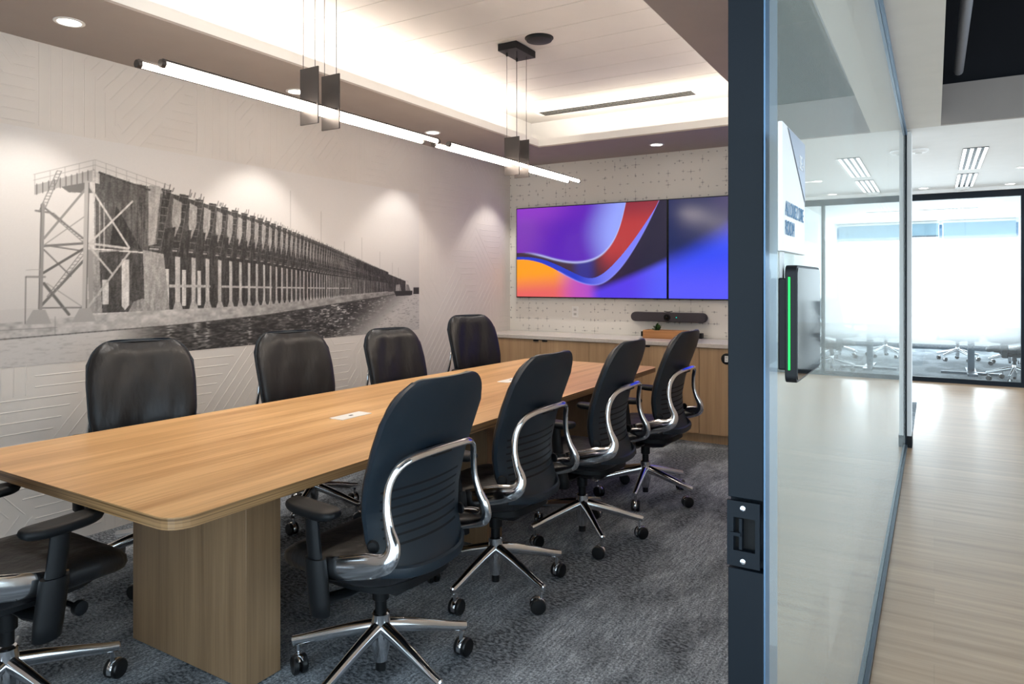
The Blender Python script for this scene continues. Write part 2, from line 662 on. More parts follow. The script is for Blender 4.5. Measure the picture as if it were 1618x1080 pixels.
while yy > RY0:
    y1 = min(RY1, yy - 0.005)
    y0 = max(RY0, yy - PW)
    tr.box(RX0, RX1, y0, y1, ZT, ZT + 0.02)
    yy -= PW
tr.box(RX0, RX1, RY0, RY1, ZT + 0.02, ZT + 0.04, 1)
struct('ceiling', tr, [plain('tray_white', srgb(211, 208, 204), 0.65, var=0.015), M['taupe']], 'white plank ceiling in the raised tray', 'ceiling', smooth=False)

# corridor ceiling: beige strip, opening to the black plenum, white ceiling beyond
struct('ceiling_strip', MB().box(-0.20, 0.047, -3, 6.80, 2.72, 2.78), M['greige'], 'beige bulkhead strip beside the glass', 'ceiling', smooth=False)
struct('ceiling_corridor', MB().box(-4.0, 3.0, 6.80, 11.5, 2.72, 2.80), M['white'], 'white corridor ceiling', 'ceiling', smooth=False)
struct('ceiling_bulkhead', MB().box(0.047, 3.0, 6.75, 6.80, 2.72, 3.05), M['taupe'], 'taupe edge of the open ceiling', 'ceiling', smooth=False)
pl = MB().box(0.0, 3.0, -3, 6.9, 3.8, 3.85).box(-0.02, 0.0, -3, 6.9, 2.79, 3.8).box(0.0, 3.0, 6.81, 6.86, 3.05, 3.8).box(3.0, 3.05, -3, 6.86, 2.72, 3.85)
struct('ceiling_plenum', pl, M['plenum'], 'black open ceiling void over the corridor', 'ceiling', smooth=False)
pp = MB().tube([(0.168, -2.5, 3.12), (0.168, 6.66, 3.12)], 0.034, 14)
tag(pp.build('ceiling_pipe', M['pipe']), 'grey pipe running through the black open ceiling', 'pipe')

# drywall end of the partition
struct('wall_end', MB().box(-0.33, -0.166, 6.885, 7.11, 0, 2.715), M['white'], 'white wall end past the glass partition', 'wall', smooth=False)
struct('baseboard_end', MB().box(-0.335, -0.161, 6.88, 7.115, 0, 0.10), M['black'], 'black baseboard of the wall end', 'baseboard', smooth=False)

# glass partition with butt joints
JY = [1.158, 2.36, 3.62, 4.88, 6.14, 6.83]
gw = MB()
for a, b in zip(JY[:-1], JY[1:]):
    gw.box(GX - 0.012, GX, a + 0.0015, b - 0.0015, 0.03, 2.68)
glass_wall = struct('wall_glass', gw, M['dustyglass'], 'butt-jointed clear glass partition along the corridor', 'glass wall', smooth=False)
ch = MB().box(-0.242, -0.226, 1.158, 6.83, 0.0, 0.035).box(-0.2105, -0.196, 1.158, 6.83, 0.0, 0.035).box(-0.242, -0.196, 1.158, 6.83, 0, 0.012)
struct('trim_1', ch, M['channel'], 'grey metal floor channel of the glass partition', 'track', smooth=False)
ch = MB().box(-0.242, -0.226, 1.158, 6.83, 2.675, 2.698).box(-0.2105, -0.196, 1.158, 6.83, 2.675, 2.698).box(-0.242, -0.201, 1.158, 6.83, 2.69, 2.72)
struct('trim_2', ch, M['silver'], 'silver ceiling channel of the glass partition', 'track', smooth=False)
struct('trim_3', MB().box(-0.242, -0.200, 6.832, 6.88, 0, 2.72), M['blackmetal'], 'black post at the end of the glass partition', 'post', smooth=False)

# sliding door with a black leading stile
door = thing('door_1', 'open sliding glass door with a black edge stile and flush pull', 'door', (-0.276, 1.227, 0.0))
door['kind'] = 'structure'
DX0, DX1 = -0.030, 0.031
MB().box(DX0, DX1 - .002, 0, 0.105, 0.012, 0.955 - .02).box(DX0, DX1 - .002, 0, 0.105, 1.04 + .017, 2.66)\
    .box(DX0, DX1 - .002, 0.02, 0.105, 0.935, 1.057).build('stile', M['blackmetal'], door, bevel=0.0015)
MB().box(DX1 - .0018, DX1 + .001, 0.002, 0.107, 0.012, 2.66).build('side_cover', M['silver'], door)
MB().box(-0.006, 0.006, 0.107, 1.05, 0.06, 2.60).build('pane', M['glass'], door, smooth=False)
MB().box(-0.02, 0.02, 0.107, 1.05, 0.012, 0.06).box(-0.02, 0.02, 0.107, 1.05, 2.60, 2.66).build('rail', M['blackmetal'], door)
pz0, pz1 = 0.940, 1.052
rx0, rx1, rz0, rz1 = -0.020, 0.016, 0.967, 1.024
pu = MB().box(DX0 - .001, rx0, -0.002, 0.004, pz0, pz1).box(rx1, 0.0235, -0.002, 0.004, pz0, pz1)
pu.box(rx0, rx1, -0.002, 0.004, pz0, rz0).box(rx0, rx1, -0.002, 0.004, rz1, pz1)
pu.box(rx0, rx1, 0.0145, 0.0165, rz0, rz1, 1)
pull = pu.build('pull_plate', [M['blackmetal'], M['slot']], door, smooth=False)
lt = MB().box(-0.011, -0.006, -0.001, 0.012, rz0 + 0.002, rz1 - 0.002).box(-0.026, -0.008, -0.004, 0.004, 0.992, 0.998)
lt.build('latch', M['blackmetal'], pull)
for zz in (0.950, 1.041):
    MB().lathe([(0.0045, 0.0), (0.0045, 0.002), (0.002, 0.0025)], 12, (-0.004, -0.0015, zz), (0, -1, 0)).build('screw', M['chrome'], pull)


# ------------------------------------------------------------------ mural (printed picture on the left wall)
def make_mural():
    y0, y1, z0, z1 = MUR
    res = 0.0042
    W, H = int((y1 - y0) / res), int((z1 - z0) / res)
    SS = 2
    w2, h2 = W * SS, H * SS
    Y = y0 + (np.arange(w2) + 0.5) / w2 * (y1 - y0)
    Z = z0 + (np.arange(h2) + 0.5) / h2 * (z1 - z0)
    YY, ZZ = np.meshgrid(Y, Z)
    img = np.full((h2, w2), 0.83)
    px = (y1 - y0) / w2
    rng = np.random.RandomState(3)

    def smooth_noise(ny, nz, seed):
        r = np.random.RandomState(seed).rand(nz + 2, ny + 2)
        fy = (YY - y0) / (y1 - y0) * ny
        fz = (ZZ - z0) / (z1 - z0) * nz
        iy, iz = fy.astype(int), fz.astype(int)
        ty, tz = fy - iy, fz - iz
        ty = ty * ty * (3 - 2 * ty)
        tz = tz * tz * (3 - 2 * tz)
        a = r[iz, iy] * (1 - ty) + r[iz, iy + 1] * ty
        b = r[iz + 1, iy] * (1 - ty) + r[iz + 1, iy + 1] * ty
        return a * (1 - tz) + b * tz

    def window(ylo, yhi, zlo, zhi):
        i0 = max(0, int((ylo - y0) / px) - 1)
        i1 = min(w2, int((yhi - y0) / px) + 2)
        j0 = max(0, int((zlo - z0) / px) - 1)
        j1 = min(h2, int((zhi - z0) / px) + 2)
        return slice(j0, max(j0, j1)), slice(i0, max(i0, i1))

    def poly(pts, val, alpha=1.0):
        ys, zs = [p[0] for p in pts], [p[1] for p in pts]
        s = window(min(ys), max(ys), min(zs), max(zs))
        a, b = YY[s], ZZ[s]
        if a.size == 0:
            return
        inside = np.zeros(a.shape, bool)
        n = len(pts)
        for i in range(n):
            (ya, za), (yb, zb) = pts[i], pts[(i + 1) % n]
            if za == zb:
                continue
            cond = ((za > b) != (zb > b)) & (a < (yb - ya) * (b - za) / (zb - za) + ya)
            inside ^= cond
        v = val[s] if isinstance(val, np.ndarray) else val
        m = inside * alpha
        img[s] = img[s] * (1 - m) + v * m

    def line(p, q, wd, val, alpha=1.0):
        wd = max(wd, px * 1.2)
        s = window(min(p[0], q[0]) - wd, max(p[0], q[0]) + wd, min(p[1], q[1]) - wd, max(p[1], q[1]) + wd)
        a, b = YY[s], ZZ[s]
        if a.size == 0:
            return
        dy, dz = q[0] - p[0], q[1] - p[1]
        L2 = dy * dy + dz * dz + 1e-12
        t = np.clip(((a - p[0]) * dy + (b - p[1]) * dz) / L2, 0, 1)
        d = np.hypot(a - p[0] - t * dy, b - p[1] - t * dz)
        m = np.clip((wd / 2 - d) / px + 0.5, 0, 1) * alpha
        img[s] = img[s] * (1 - m) + val * m

    top = lambda y: np.interp(y, [2.2, 2.472, 3.273, 3.933, 4.40, 4.95], [2.06, 2.013, 1.872, 1.699, 1.565, 1.42])
    waist = lambda y: np.interp(y, [2.0, 2.366, 2.80, 3.273, 3.933, 4.748, 4.95], [1.635, 1.614, 1.598, 1.565, 1.485, 1.408, 1.39])
    bt = lambda y: np.interp(y, [0.7, 1.679, 2.382, 3.273, 4.517, 4.95], [1.20, 1.217, 1.252, 1.262, 1.332, 1.355])
    bb = lambda y: np.interp(y, [0.7, 1.679, 2.649, 3.327, 4.598, 4.95], [1.09, 1.135, 1.158, 1.192, 1.304, 1.34])

    # sky: a little greyer towards the horizon
    g = np.clip((ZZ - 1.25) / 0.9, 0, 1)
    img[:] = 0.745 + 0.085 * g + 0.012 * (smooth_noise(9, 5, 1) - 0.5)
    # far shore haze at the left
    poly([(0.7, 1.20), (1.86, 1.22), (1.86, 1.29), (1.5, 1.28), (0.7, 1.30)], 0.70, 0.5)
    poly([(2.10, 1.25), (2.46, 1.25), (2.46, 1.36), (2.30, 1.37), (2.10, 1.33)], 0.50, 0.5)
    # water
    rip = smooth_noise(120, 190, 5) * 0.55 + smooth_noise(260, 260, 6) * 0.45
    colm = smooth_noise(60, 3, 8)
    dark = np.clip((YY - 2.25) / 0.35, 0, 1) * np.clip((4.62 - YY + (ZZ - 1.1) * 1.6) / 0.55, 0, 1)
    wv = 0.74 * (1 - dark) + dark * (0.10 + 0.26 * np.clip(rip * 1.5 - 0.45, 0, 1) + 0.34 * np.clip(colm - 0.45, 0, 1) * np.clip(rip * 2 - 0.5, 0, 1))
    wv += (rip > 0.70) * 0.30 * dark * np.clip((YY - 3.3) / 0.7, 0.12, 1)
    wv -= (1 - dark) * np.clip(rip - 0.56, 0, 1) * 0.75 * np.clip((YY - 3.6) / 0.6, 0.35, 1)
    below = ZZ < bb(YY)
    img[:] = np.where(below, np.clip(wv, 0, 1), img)
    # bright reflections of the piers
    for yc, ww in ((2.60, 0.020), (2.78, 0.022), (2.86, 0.018), (3.19, 0.016)):
        m = np.exp(-((YY - yc) / ww) ** 2) * np.clip((rip - 0.38) * 3.5, 0, 1) * below * np.clip((ZZ - 0.98) / 0.06, 0, 1)
        img[:] = img * (1 - 0.65 * m) + 0.78 * 0.65 * m

    # the dock, drawn far end first
    VPY = 4.95
    n_bay = 120
    dk = lambda k: 45.6 / (k + 19.0)
    yl = np.linspace(2.44, 4.86, 200)
    poly([(y, top(y) - 0.01) for y in yl] + [(y, bt(y)) for y in yl[::-1]], 0.20)
    poly([(2.15, 2.03)] + [(y, top(y) - 0.01) for y in np.linspace(2.45, 2.62, 5)] + [(2.62, 1.60), (2.15, 1.62)], 0.27)
    for k in range(n_bay, -1, -1):
        d = dk(k)
        s = d / 2.40
        y = VPY - d
        yn = VPY - dk(k + 1)
        bw = yn - y
        zt, zw, zb = top(y), waist(y), bt(y)
        hz = (0.82 - 0.10 * min(1, k / 60.0))
        # below the waist: dark pier face, pale pier edge, gap
        poly([(y, zw - 0.01), (yn, waist(yn) - 0.01), (yn, bt(yn)), (y, zb)], 0.17)
        xe = y + bw * 0.72
        poly([(xe, zw - 0.02 * s), (yn, waist(yn) - 0.02 * s), (yn, bt(yn) + 0.002), (xe, zb + 0.002)], 0.66 - 0.16 * min(1, k / 70))
        poly([(xe - 0.016 * s, zb), (xe, zb + 0.05 * s), (yn, zb + 0.05 * s), (yn + 0.02 * s, zb)], 0.60)
        if k < 3:
            poly([(y + bw * 0.12, zw - 0.10), (y + bw * 0.38, zw - 0.10), (y + bw * 0.38, zb + 0.02), (y + bw * 0.12, zb + 0.02)], 0.74)
        if k < 40 and k % 7 not in (3,):
            line((y + bw * 0.1, zb + (zw - zb) * 0.42), (yn, bt(yn) + (waist(yn) - bt(yn)) * 0.42), 0.018 * s, 0.64)
        # above the waist: hopper bin (pale), then the raised chute in front of it
        poly([(y + bw * 0.62, zt - 0.05 * s), (yn + bw * 0.10, top(yn) - 0.05 * s), (yn + bw * 0.04, zw + (zt - zw) * 0.50), (y + bw * 0.70, zw + (zt - zw) * 0.26), (y + bw * 0.52, zw + (zt - zw) * 0.5)], 0.58 - 0.18 * min(1, k / 40))
        poly([(y - 0.07 * s, zw), (yn - 0.055 * s, waist(yn)), (yn - 0.03 * s, zw + (zt - zw) * 0.42), (y - 0.02 * s, zw + (zt - zw) * 0.36)], 0.15)
        ct, cb = y + 0.030 * s, y - 0.055 * s
        cw = 0.074 * s
        poly([(ct - cw * .45, zt + 0.004), (ct + cw * .45, zt), (cb + cw * .62, zw + 0.012 * s), (cb - cw * .55, zw + 0.014 * s)], 0.16)
        if k < 45:
            for q in range(8):
                t = (q + 0.3) / 8
                yc = ct + (cb - ct) * t
                zc = zt + (zw - zt) * t
                line((yc - cw * .42, zc + 0.003), (yc + cw * .45, zc), 0.004 * s, 0.52, 0.8)
            line((ct - cw * .42, zt), (cb - cw * .52, zw + 0.014 * s), 0.005 * s, 0.50, 0.7)
            line((ct + cw * .45, zt), (cb + cw * .60, zw + 0.014 * s), 0.004 * s, 0.45, 0.6)
        if k < 60:
            line((cb - cw * .3, zw + 0.022 * s), (cb + cw * .4, zw + 0.020 * s), 0.010 * s, 0.70, 0.75)
        # clutter on the deck
        for q in range(3):
            yq = y + bw * rng.rand()
            line((yq, zt - 0.01), (yq + 0.01 * s, zt + (0.012 + 0.03 * rng.rand()) * s), 0.007 * s, 0.30, 0.8)
    poly([(y, waist(y) + 0.002) for y in yl] + [(y, waist(y) - 0.016 * (VPY - y) / 2.4) for y in yl[::-1]], 0.13)
    # lamp poles
    for yp, hh in ((3.55, 0.30), (3.85, 0.25), (4.10, 0.10), (4.30, 0.20), (4.52, 0.15), (4.68, 0.10), (4.76, 0.08)):
        line((yp, top(yp)), (yp, top(yp) + hh), 0.0045, 0.58, 0.8)
    # first round bin and the end bent of the dock
    poly([(2.445, 1.985), (2.475, 2.015), (2.535, 2.015), (2.555, 1.975), (2.515, 1.66), (2.44, 1.64)], 0.62)
    poly([(2.445, 1.985), (2.462, 1.99), (2.462, 1.64), (2.44, 1.64)], 0.36)
    poly([(2.54, 1.97), (2.555, 1.975), (2.515, 1.66), (2.505, 1.66)], 0.36)
    poly([(2.15, 2.05), (2.455, 1.995), (2.43, 1.90), (2.43, 1.62), (2.17, 1.64)], 0.30)
    poly([(2.27, 1.87), (2.23, 1.63), (2.42, 1.62)], 0.14)
    for yq in (2.15, 2.175, 2.20):
        line((yq, 1.88), (yq, 1.62), 0.008, 0.55)
    for yq in (2.36, 2.395, 2.42):
        line((yq, 1.90), (yq, 1.62), 0.006, 0.20)
    poly([(2.43, 1.62), (2.56, 1.60), (2.60, 1.245), (2.36, 1.245)], 0.56)
    poly([(2.155, 1.61), (2.43, 1.60), (2.44, 1.25), (2.155, 1.25)], 0.22)
    poly([(2.10, 1.61), (2.17, 1.61), (2.19, 1.25), (2.12, 1.25)], 0.55)
    poly([(2.30, 1.56), (2.345, 1.56), (2.345, 1.29), (2.32, 1.262), (2.30, 1.29)], 0.76)
    poly([(2.19, 1.44), (2.225, 1.44), (2.225, 1.30), (2.19, 1.30)], 0.74)
    poly([(2.37, 1.31), (2.43, 1.33), (2.50, 1.25), (2.34, 1.25)], 0.52)
    # dock base: long pale concrete wall
    ys = np.linspace(0.7, 4.80, 120)
    conc = 0.66 + 0.16 * (smooth_noise(110, 60, 12) - 0.5) + 0.10 * (smooth_noise(300, 120, 13) - 0.5)
    conc = conc - 0.16 * np.clip((YY - 2.6) / 1.6, 0, 1)
    poly([(y, bt(y)) for y in ys] + [(y, bb(y)) for y in ys[::-1]], conc)
    for y in ys[:-1]:
        line((y, bb(y)), (y + 0.04, bb(y + 0.04)), 0.006, 0.22, 0.8)
    line((1.2, 1.178), (1.95, 1.182), 0.004, 0.42, 0.6)
    line((1.94, 1.24), (1.94, 1.14), 0.004, 0.42, 0.6)

    # open steel tower at the near end
    poly([(1.839, 1.939), (2.148, 2.065), (2.155, 2.000), (1.97, 1.945), (1.839, 1.888)], 0.62)
    for q in range(11):
        yq = 1.85 + q * 0.029
        zq = 1.942 + (yq - 1.839) * 0.41
        line((yq, zq), (yq, zq - 0.055 - 0.012 * (q > 6)), 0.005, 0.28, 0.8)
    poly([(1.97, 1.945), (2.10, 1.985), (2.14, 1.93), (2.01, 1.92)], 0.40)
    poly([(2.135, 2.062), (2.175, 2.050), (2.175, 1.985), (2.135, 1.990)], 0.74)
    line((2.175, 2.050), (2.47, 1.985), 0.012, 0.22)
    for dz in (0.0, 0.03):
        line((1.835, 1.965 + dz), (2.15, 2.09 + dz), 0.003, 0.60)
        line((2.15, 2.09 + dz), (2.60, 1.995 + dz), 0.003, 0.60)
    for q in range(8):
        yq = 2.15 + q * 0.06
        line((yq, 2.12 - (yq - 2.15) * 0.211), (yq, 2.055 - (yq - 2.15) * 0.211), 0.003, 0.60)
    for q in range(5):
        yq = 1.84 + q * 0.075
        line((yq, 1.995 + (yq - 1.84) * 0.40), (yq, 1.935 + (yq - 1.84) * 0.40), 0.003, 0.60)
    lb, lt_, cb_, ct_ = (1.868, 1.285), (1.880, 1.84), (2.090, 1.277), (2.105, 1.985)
    gr = 0.42
    rb = (2.165, 1.26)
    line((2.115, 1.975), (2.345, 1.63), 0.011, 0.74)
    line((2.365, 1.905), (2.115, 1.64), 0.011, 0.74)
    line((2.115, 1.645), (2.34, 1.625), 0.013, 0.72)
    line((2.115, 1.63), (2.245, 1.475), 0.011, 0.70)
    line((2.345, 1.60), (2.115, 1.29), 0.012, 0.66)
    line((2.16, 1.60), (2.34, 1.615), 0.007, 0.60)
    for p, q, wd, v in (((1.885, 1.62), (2.10, 1.645), 0.013, gr), ((1.885, 1.625), (2.09, 1.60), 0.008, gr),
                        ((1.88, 1.83), (2.10, 1.66), 0.010, gr), ((1.885, 1.66), (2.10, 1.95), 0.012, 0.52),
                        ((1.885, 1.625), (2.10, 1.80), 0.006, 0.58), ((1.885, 1.60), (2.02, 1.46), 0.008, gr),
                        ((1.88, 1.475), (2.09, 1.615), 0.013, 0.34), ((1.87, 1.30), (2.09, 1.55), 0.014, 0.38),
                        ((1.885, 1.42), (2.01, 1.25), 0.016, 0.36), ((1.87, 1.29), (2.09, 1.285), 0.008, gr),
                        ((1.90, 1.42), (2.08, 1.29), 0.005, 0.55)):
        line(p, q, wd, v)
    # stairs zig-zagging up the tower
    for p, q in (((1.86, 1.80), (1.95, 2.03)), ((2.09, 1.645), (1.91, 1.80)), ((1.90, 1.35), (2.08, 1.60))):
        for off in (0.0, 0.022):
            line((p[0] + off, p[1]), (q[0] + off, q[1]), 0.004, 0.44)
        for q_ in range(14):
            t = q_ / 13
            yq, zq = p[0] + (q[0] - p[0]) * t, p[1] + (q[1] - p[1]) * t
            line((yq, zq), (yq + 0.024, zq), 0.0035, 0.46)
    line((1.845, 1.805), (1.92, 1.80), 0.010, 0.45)
    line(lb, lt_, 0.019, 0.52)
    line((lb[0] - 0.009, lb[1]), (lt_[0] - 0.009, lt_[1]), 0.003, 0.22)
    line(cb_, ct_, 0.024, 0.66)
    line((cb_[0] + 0.012, cb_[1]), (ct_[0] + 0.012, ct_[1]), 0.004, 0.22)
    line((1.80, 1.455), (1.89, 1.455), 0.010, 0.5)
    line((1.80, 1.49), (1.87, 1.495), 0.003, 0.6)
    line((1.798, 1.455), (1.795, 1.21), 0.004, 0.3)
    for yc in (1.862, 2.095):
        poly([(yc - 0.03, 1.28), (yc + 0.03, 1.28), (yc + 0.06, 1.205), (yc - 0.07, 1.205)], 0.60)
    # ship at the far end
    poly([(4.70, 1.345), (4.73, 1.30), (4.95, 1.305), (4.955, 1.345)], 0.12)
    poly([(4.72, 1.345), (4.73, 1.40), (4.78, 1.405), (4.80, 1.345)], 0.55)
    poly([(4.80, 1.345), (4.81, 1.40), (4.85, 1.38), (4.86, 1.345)], 0.20)
    poly([(4.86, 1.345), (4.87, 1.405), (4.90, 1.40), (4.93, 1.345)], 0.46)
    poly([(4.97, 1.375), (5.05, 1.375), (5.05, 1.315), (4.97, 1.315)], 0.14)

    # weathering and film grain over the dark steel and piers
    stain = (smooth_noise(420, 24, 21) - 0.5) * 0.16 + (smooth_noise(700, 220, 22) - 0.5) * 0.14
    body = (YY > 2.14) & (YY < 4.9) & (ZZ > bt(YY)) & (ZZ < top(YY))
    img[:] = np.where(body, np.clip(img + stain, 0.08, 0.85), img)
    # fade the picture into the plain wall at its top edge
    f = np.clip((ZZ - 2.06) / 0.17, 0, 1)
    img[:] = img * (1 - 0.75 * f) + 0.835 * 0.75 * f
    img = 0.05 + 0.95 * img
    img = np.clip(img + 0.02 * (rng.rand(h2, w2) - 0.5), 0, 1)
    img = img.reshape(H, SS, W, SS).mean(axis=(1, 3))
    lin = np.where(img <= 0.04045, img / 12.92, ((img + 0.055) / 1.055) ** 2.4)
    return W, H, np.stack([lin * 1.015, lin * 0.985, lin * 0.955], -1)


def picture(name, mat, W, H, rgb, origin, du, dv, parent=None):
    """flat grid carrying a colour attribute; origin = lower left, du / dv = full edge vectors"""
    iu, iv = np.meshgrid(np.arange(W + 1) / W, np.arange(H + 1) / H)
    o, a, b = (np.array(x, float) for x in (origin, du, dv))
    co = (o + iu[..., None] * a + iv[..., None] * b).reshape(-1, 3)
    j, i = np.meshgrid(np.arange(H), np.arange(W), indexing='ij')
    q = (j * (W + 1) + i).ravel()
    fc = np.stack([q, q + 1, q + W + 2, q + W + 1], 1)
    me = bpy.data.meshes.new(name)
    me.vertices.add(len(co))
    me.vertices.foreach_set('co', co.ravel())
    me.loops.add(fc.size)
    me.loops.foreach_set('vertex_index', fc.ravel())
    me.polygons.add(len(fc))
    me.polygons.foreach_set('loop_start', np.arange(0, fc.size, 4))
    me.update(calc_edges=True)
    pad = np.pad(rgb, ((0, 1), (0, 1), (0, 0)), mode='edge')
    col = np.concatenate([pad, np.ones(pad.shape[:2] + (1,))], -1).astype(np.float32)
    at = me.color_attributes.new('print', 'FLOAT_COLOR', 'POINT')
    at.data.foreach_set('color', col.ravel())
    me.materials.append(mat)
    ob = bpy.data.objects.new(name, me)
    COL.objects.link(ob)
    if parent:
        ob.parent = parent
    return ob


W_, H_, RGB = make_mural()
mur = picture('wall_mural', M['mural'], W_, H_, RGB, (XL + 0.0015, MUR[0], MUR[2]), (0, MUR[1] - MUR[0], 0), (0, 0, MUR[3] - MUR[2]))
tag(mur, 'large black and white mural of a long ore dock with water on the left wall', 'mural')


# ------------------------------------------------------------------ wall screens
def screen_rgb(which):
    W, H = (460, 262)
    u, v = np.meshgrid((np.arange(W) + 0.5) / W, 1 - (np.arange(H) + 0.5) / H)
    L = lambda c: np.array([srgb(*c)[i] for i in range(3)])

    def soft(xs, ys, sig=0.028):
        g = np.linspace(-0.2, 1.2, 1401)
        xs = [-0.2] + xs + [1.2]
        ys = [ys[0]] + ys + [ys[-1] + (ys[-1] - ys[-2]) / (xs[-2] - xs[-3]) * (1.2 - xs[-2])]
        k = np.exp(-0.5 * (np.arange(-120, 121) * 0.001 / sig) ** 2)
        yv = np.convolve(np.pad(np.interp(g, xs, ys), 120, mode='edge'), k / k.sum(), 'valid')
        return np.interp(u, g, yv)
    sm = lambda a, b, x: (lambda t: t * t * (3 - 2 * t))(np.clip((x - a) / (b - a), 0, 1))
    mixc = lambda a, b, t: a * (1 - t[..., None]) + b * t[..., None]
    if which == 1:
        # lower edge of the violet field (c1), lower edge of the ribbon (c2), right edge of the light lobe
        c1 = soft([0, .08, .18, .28, .36, .43, .50, .56, .61, .66, .70, .73, .745, .76], [.50, .50, .535, .585, .612, .622, .61, .58, .53, .44, .33, .20, .10, -.05])
        c2 = soft([0, .08, .18, .28, .36, .44, .50, .55, .60, .66, .73, .80, .87, .92, .97], [.575, .578, .615, .69, .765, .83, .86, .868, .855, .79, .67, .50, .30, .13, -.05])
        c2b = soft([0, .10, .20, .30, .40, .48, .54, .60, .66, .72, .80, .88, .94, .985], [.545, .55, .58, .645, .725, .785, .80, .755, .67, .565, .40, .21, .06, -.08])
        low = soft([0, .5, .58, .66, .76, .9, 1.0], [2, .92, .90, .855, .79, .69, .615])
        violet = mixc(L((120, 45, 180)) * np.ones(3), L((88, 14, 182)), sm(.05, .35, u + (v - .3) * .3))
        violet = mixc(violet, L((150, 165, 255)), sm(.48, .74, u + .05 * np.sin(v * 5)))
        violet = mixc(violet, L((150, 60, 205)), sm(.25, .0, v) * sm(.6, .1, u) * .7)
        # warm field at lower left, going pink, violet and blue to the right
        warm = mixc(L((255, 158, 20)) * np.ones(3), L((232, 98, 96)), sm(.72, 1.0, v + .12 * u))
        warm = mixc(warm, L((190, 80, 190)), sm(.26, .46, u))
        warm = mixc(warm, L((84, 66, 235)), sm(.44, .70, u))
        rib = mixc(L((58, 34, 58)) * np.ones(3), L((184, 54, 58)), sm(.52, .66, u) * sm(.86, .45, v))
        rib = mixc(rib, L((120, 36, 60)), sm(.25, .0, v) * .7)
        rib = mixc(rib, L((38, 48, 170)), sm(.38, .46, u) * sm(.58, .50, u) * .6)
        lobe = mixc(L((30, 56, 200)) * np.ones(3), L((122, 128, 250)), sm(.40, .70, u))
        dark = mixc(L((52, 30, 62)) * np.ones(3), L((30, 27, 56)), sm(.6, .9, u))
        blue = mixc(L((88, 60, 232)) * np.ones(3), L((84, 92, 250)), sm(.75, 1.0, u))
        out = np.where((v > low)[..., None], blue, dark)
        out = np.where(((v > c2) & (u < .60))[..., None], warm, out)
        e = sm(-.055, .055, v - low + 0.0)
        right = mixc(dark, blue, e)
        out = np.where((u >= .60)[..., None] & np.ones_like(out, bool), right, out)
        out = np.where(((u < .60) & (u > .5) & (v > c2))[..., None], mixc(warm, right, sm(.5, .60, u)), out)
        out = np.where(((v <= c2))[..., None], lobe, out)
        out = np.where(((v <= c2b))[..., None], rib, out)
        hl = np.exp(-((v - c1) / .012) ** 2) * sm(.02, .2, u)
        out = np.where((v <= c1)[..., None], violet, out)
        out = mixc(out, L((196, 205, 255)), np.clip(hl, 0, 1) * .75)
        hl2 = np.exp(-((v - c2) / .008) ** 2) * (u > .3)
        out = mixc(out, L((150, 150, 255)), np.clip(hl2, 0, 1) * .6)
    else:
        a = v - (0.62 - 0.95 * u)
        base = mixc(L((8, 30, 88)) * np.ones(3), L((34, 70, 245)), sm(-.12, .18, a))
        base = mixc(base, L((88, 88, 252)), sm(.45, .95, v))
        base = mixc(base, L((70, 62, 110)), np.exp(-(((u - .38) / .12) ** 2 + ((v - .04) / .10) ** 2)) * .8)
        base = mixc(base, L((96, 62, 226)), np.exp(-(((u - .42) / .07) ** 2 + ((v - .33) / .10) ** 2)) * .6)
        out = base
    return W, H, out


for (x0, x1, which, lab) in ((-3.947, -2.226, 1, 'large wall display with violet field, red ribbon and orange corner, left of the pair'),
                             (-2.222, -0.50, 2, 'large wall display with plain blue picture, right of the pair and half hidden')):
    t = thing('display_screen', lab, 'screen', ((x0 + x1) / 2, 6.60, 1.25), 0, 'wall displays')
    hw = (x1 - x0) / 2
    MB().box(-hw, hw, 0, 0.045, 0.0, 0.982).build('housing', M['black'], t, bevel=0.003)
    MB().box(-0.4, 0.4, 0.045, 0.064, 0.25, 0.7).build('wall_mount', M['black'], t)
    Wn, Hn, rgb = screen_rgb(which)
    picture('panel', M['screen'], Wn, Hn, rgb, (-hw + 0.009, -0.0015, 0.012), (2 * hw - 0.018, 0, 0), (0, 0, 0.961), t)


# ------------------------------------------------------------------ credenza along the back wall
def cabinet(x0, x1, lab, doors, handles):
    c = thing('cabinet', lab, 'cabinet', ((x0 + x1) / 2, 6.12, 0), 0, 'wood cabinets along the back wall')
    h = (x1 - x0) / 2
    MB().box(-h, h, 0.022, 0.535, 0.10, 0.845).build('body', M['cabinet'], c)
    MB().box(-h, h, 0.05, 0.535, 0.0, 0.10).build('toe_kick', M['cabinet'], c)
    for i in range(doors):
        a = -h + 2 * h * i / doors
        b = -h + 2 * h * (i + 1) / doors
        d = MB().box(a + 0.0018, b - 0.0018, 0.0, 0.021, 0.085, 0.842).build('door', M['cabinet'], c, bevel=0.001)
        hx = handles[i]
        if hx is not None:
            xc = b - 0.05 if hx > 0 else a + 0.05
            MB().box(xc - 0.028, xc + 0.028, -0.014, 0.003, 0.826, 0.8415).build('pull', M['black'], d, bevel=0.002)
    return c


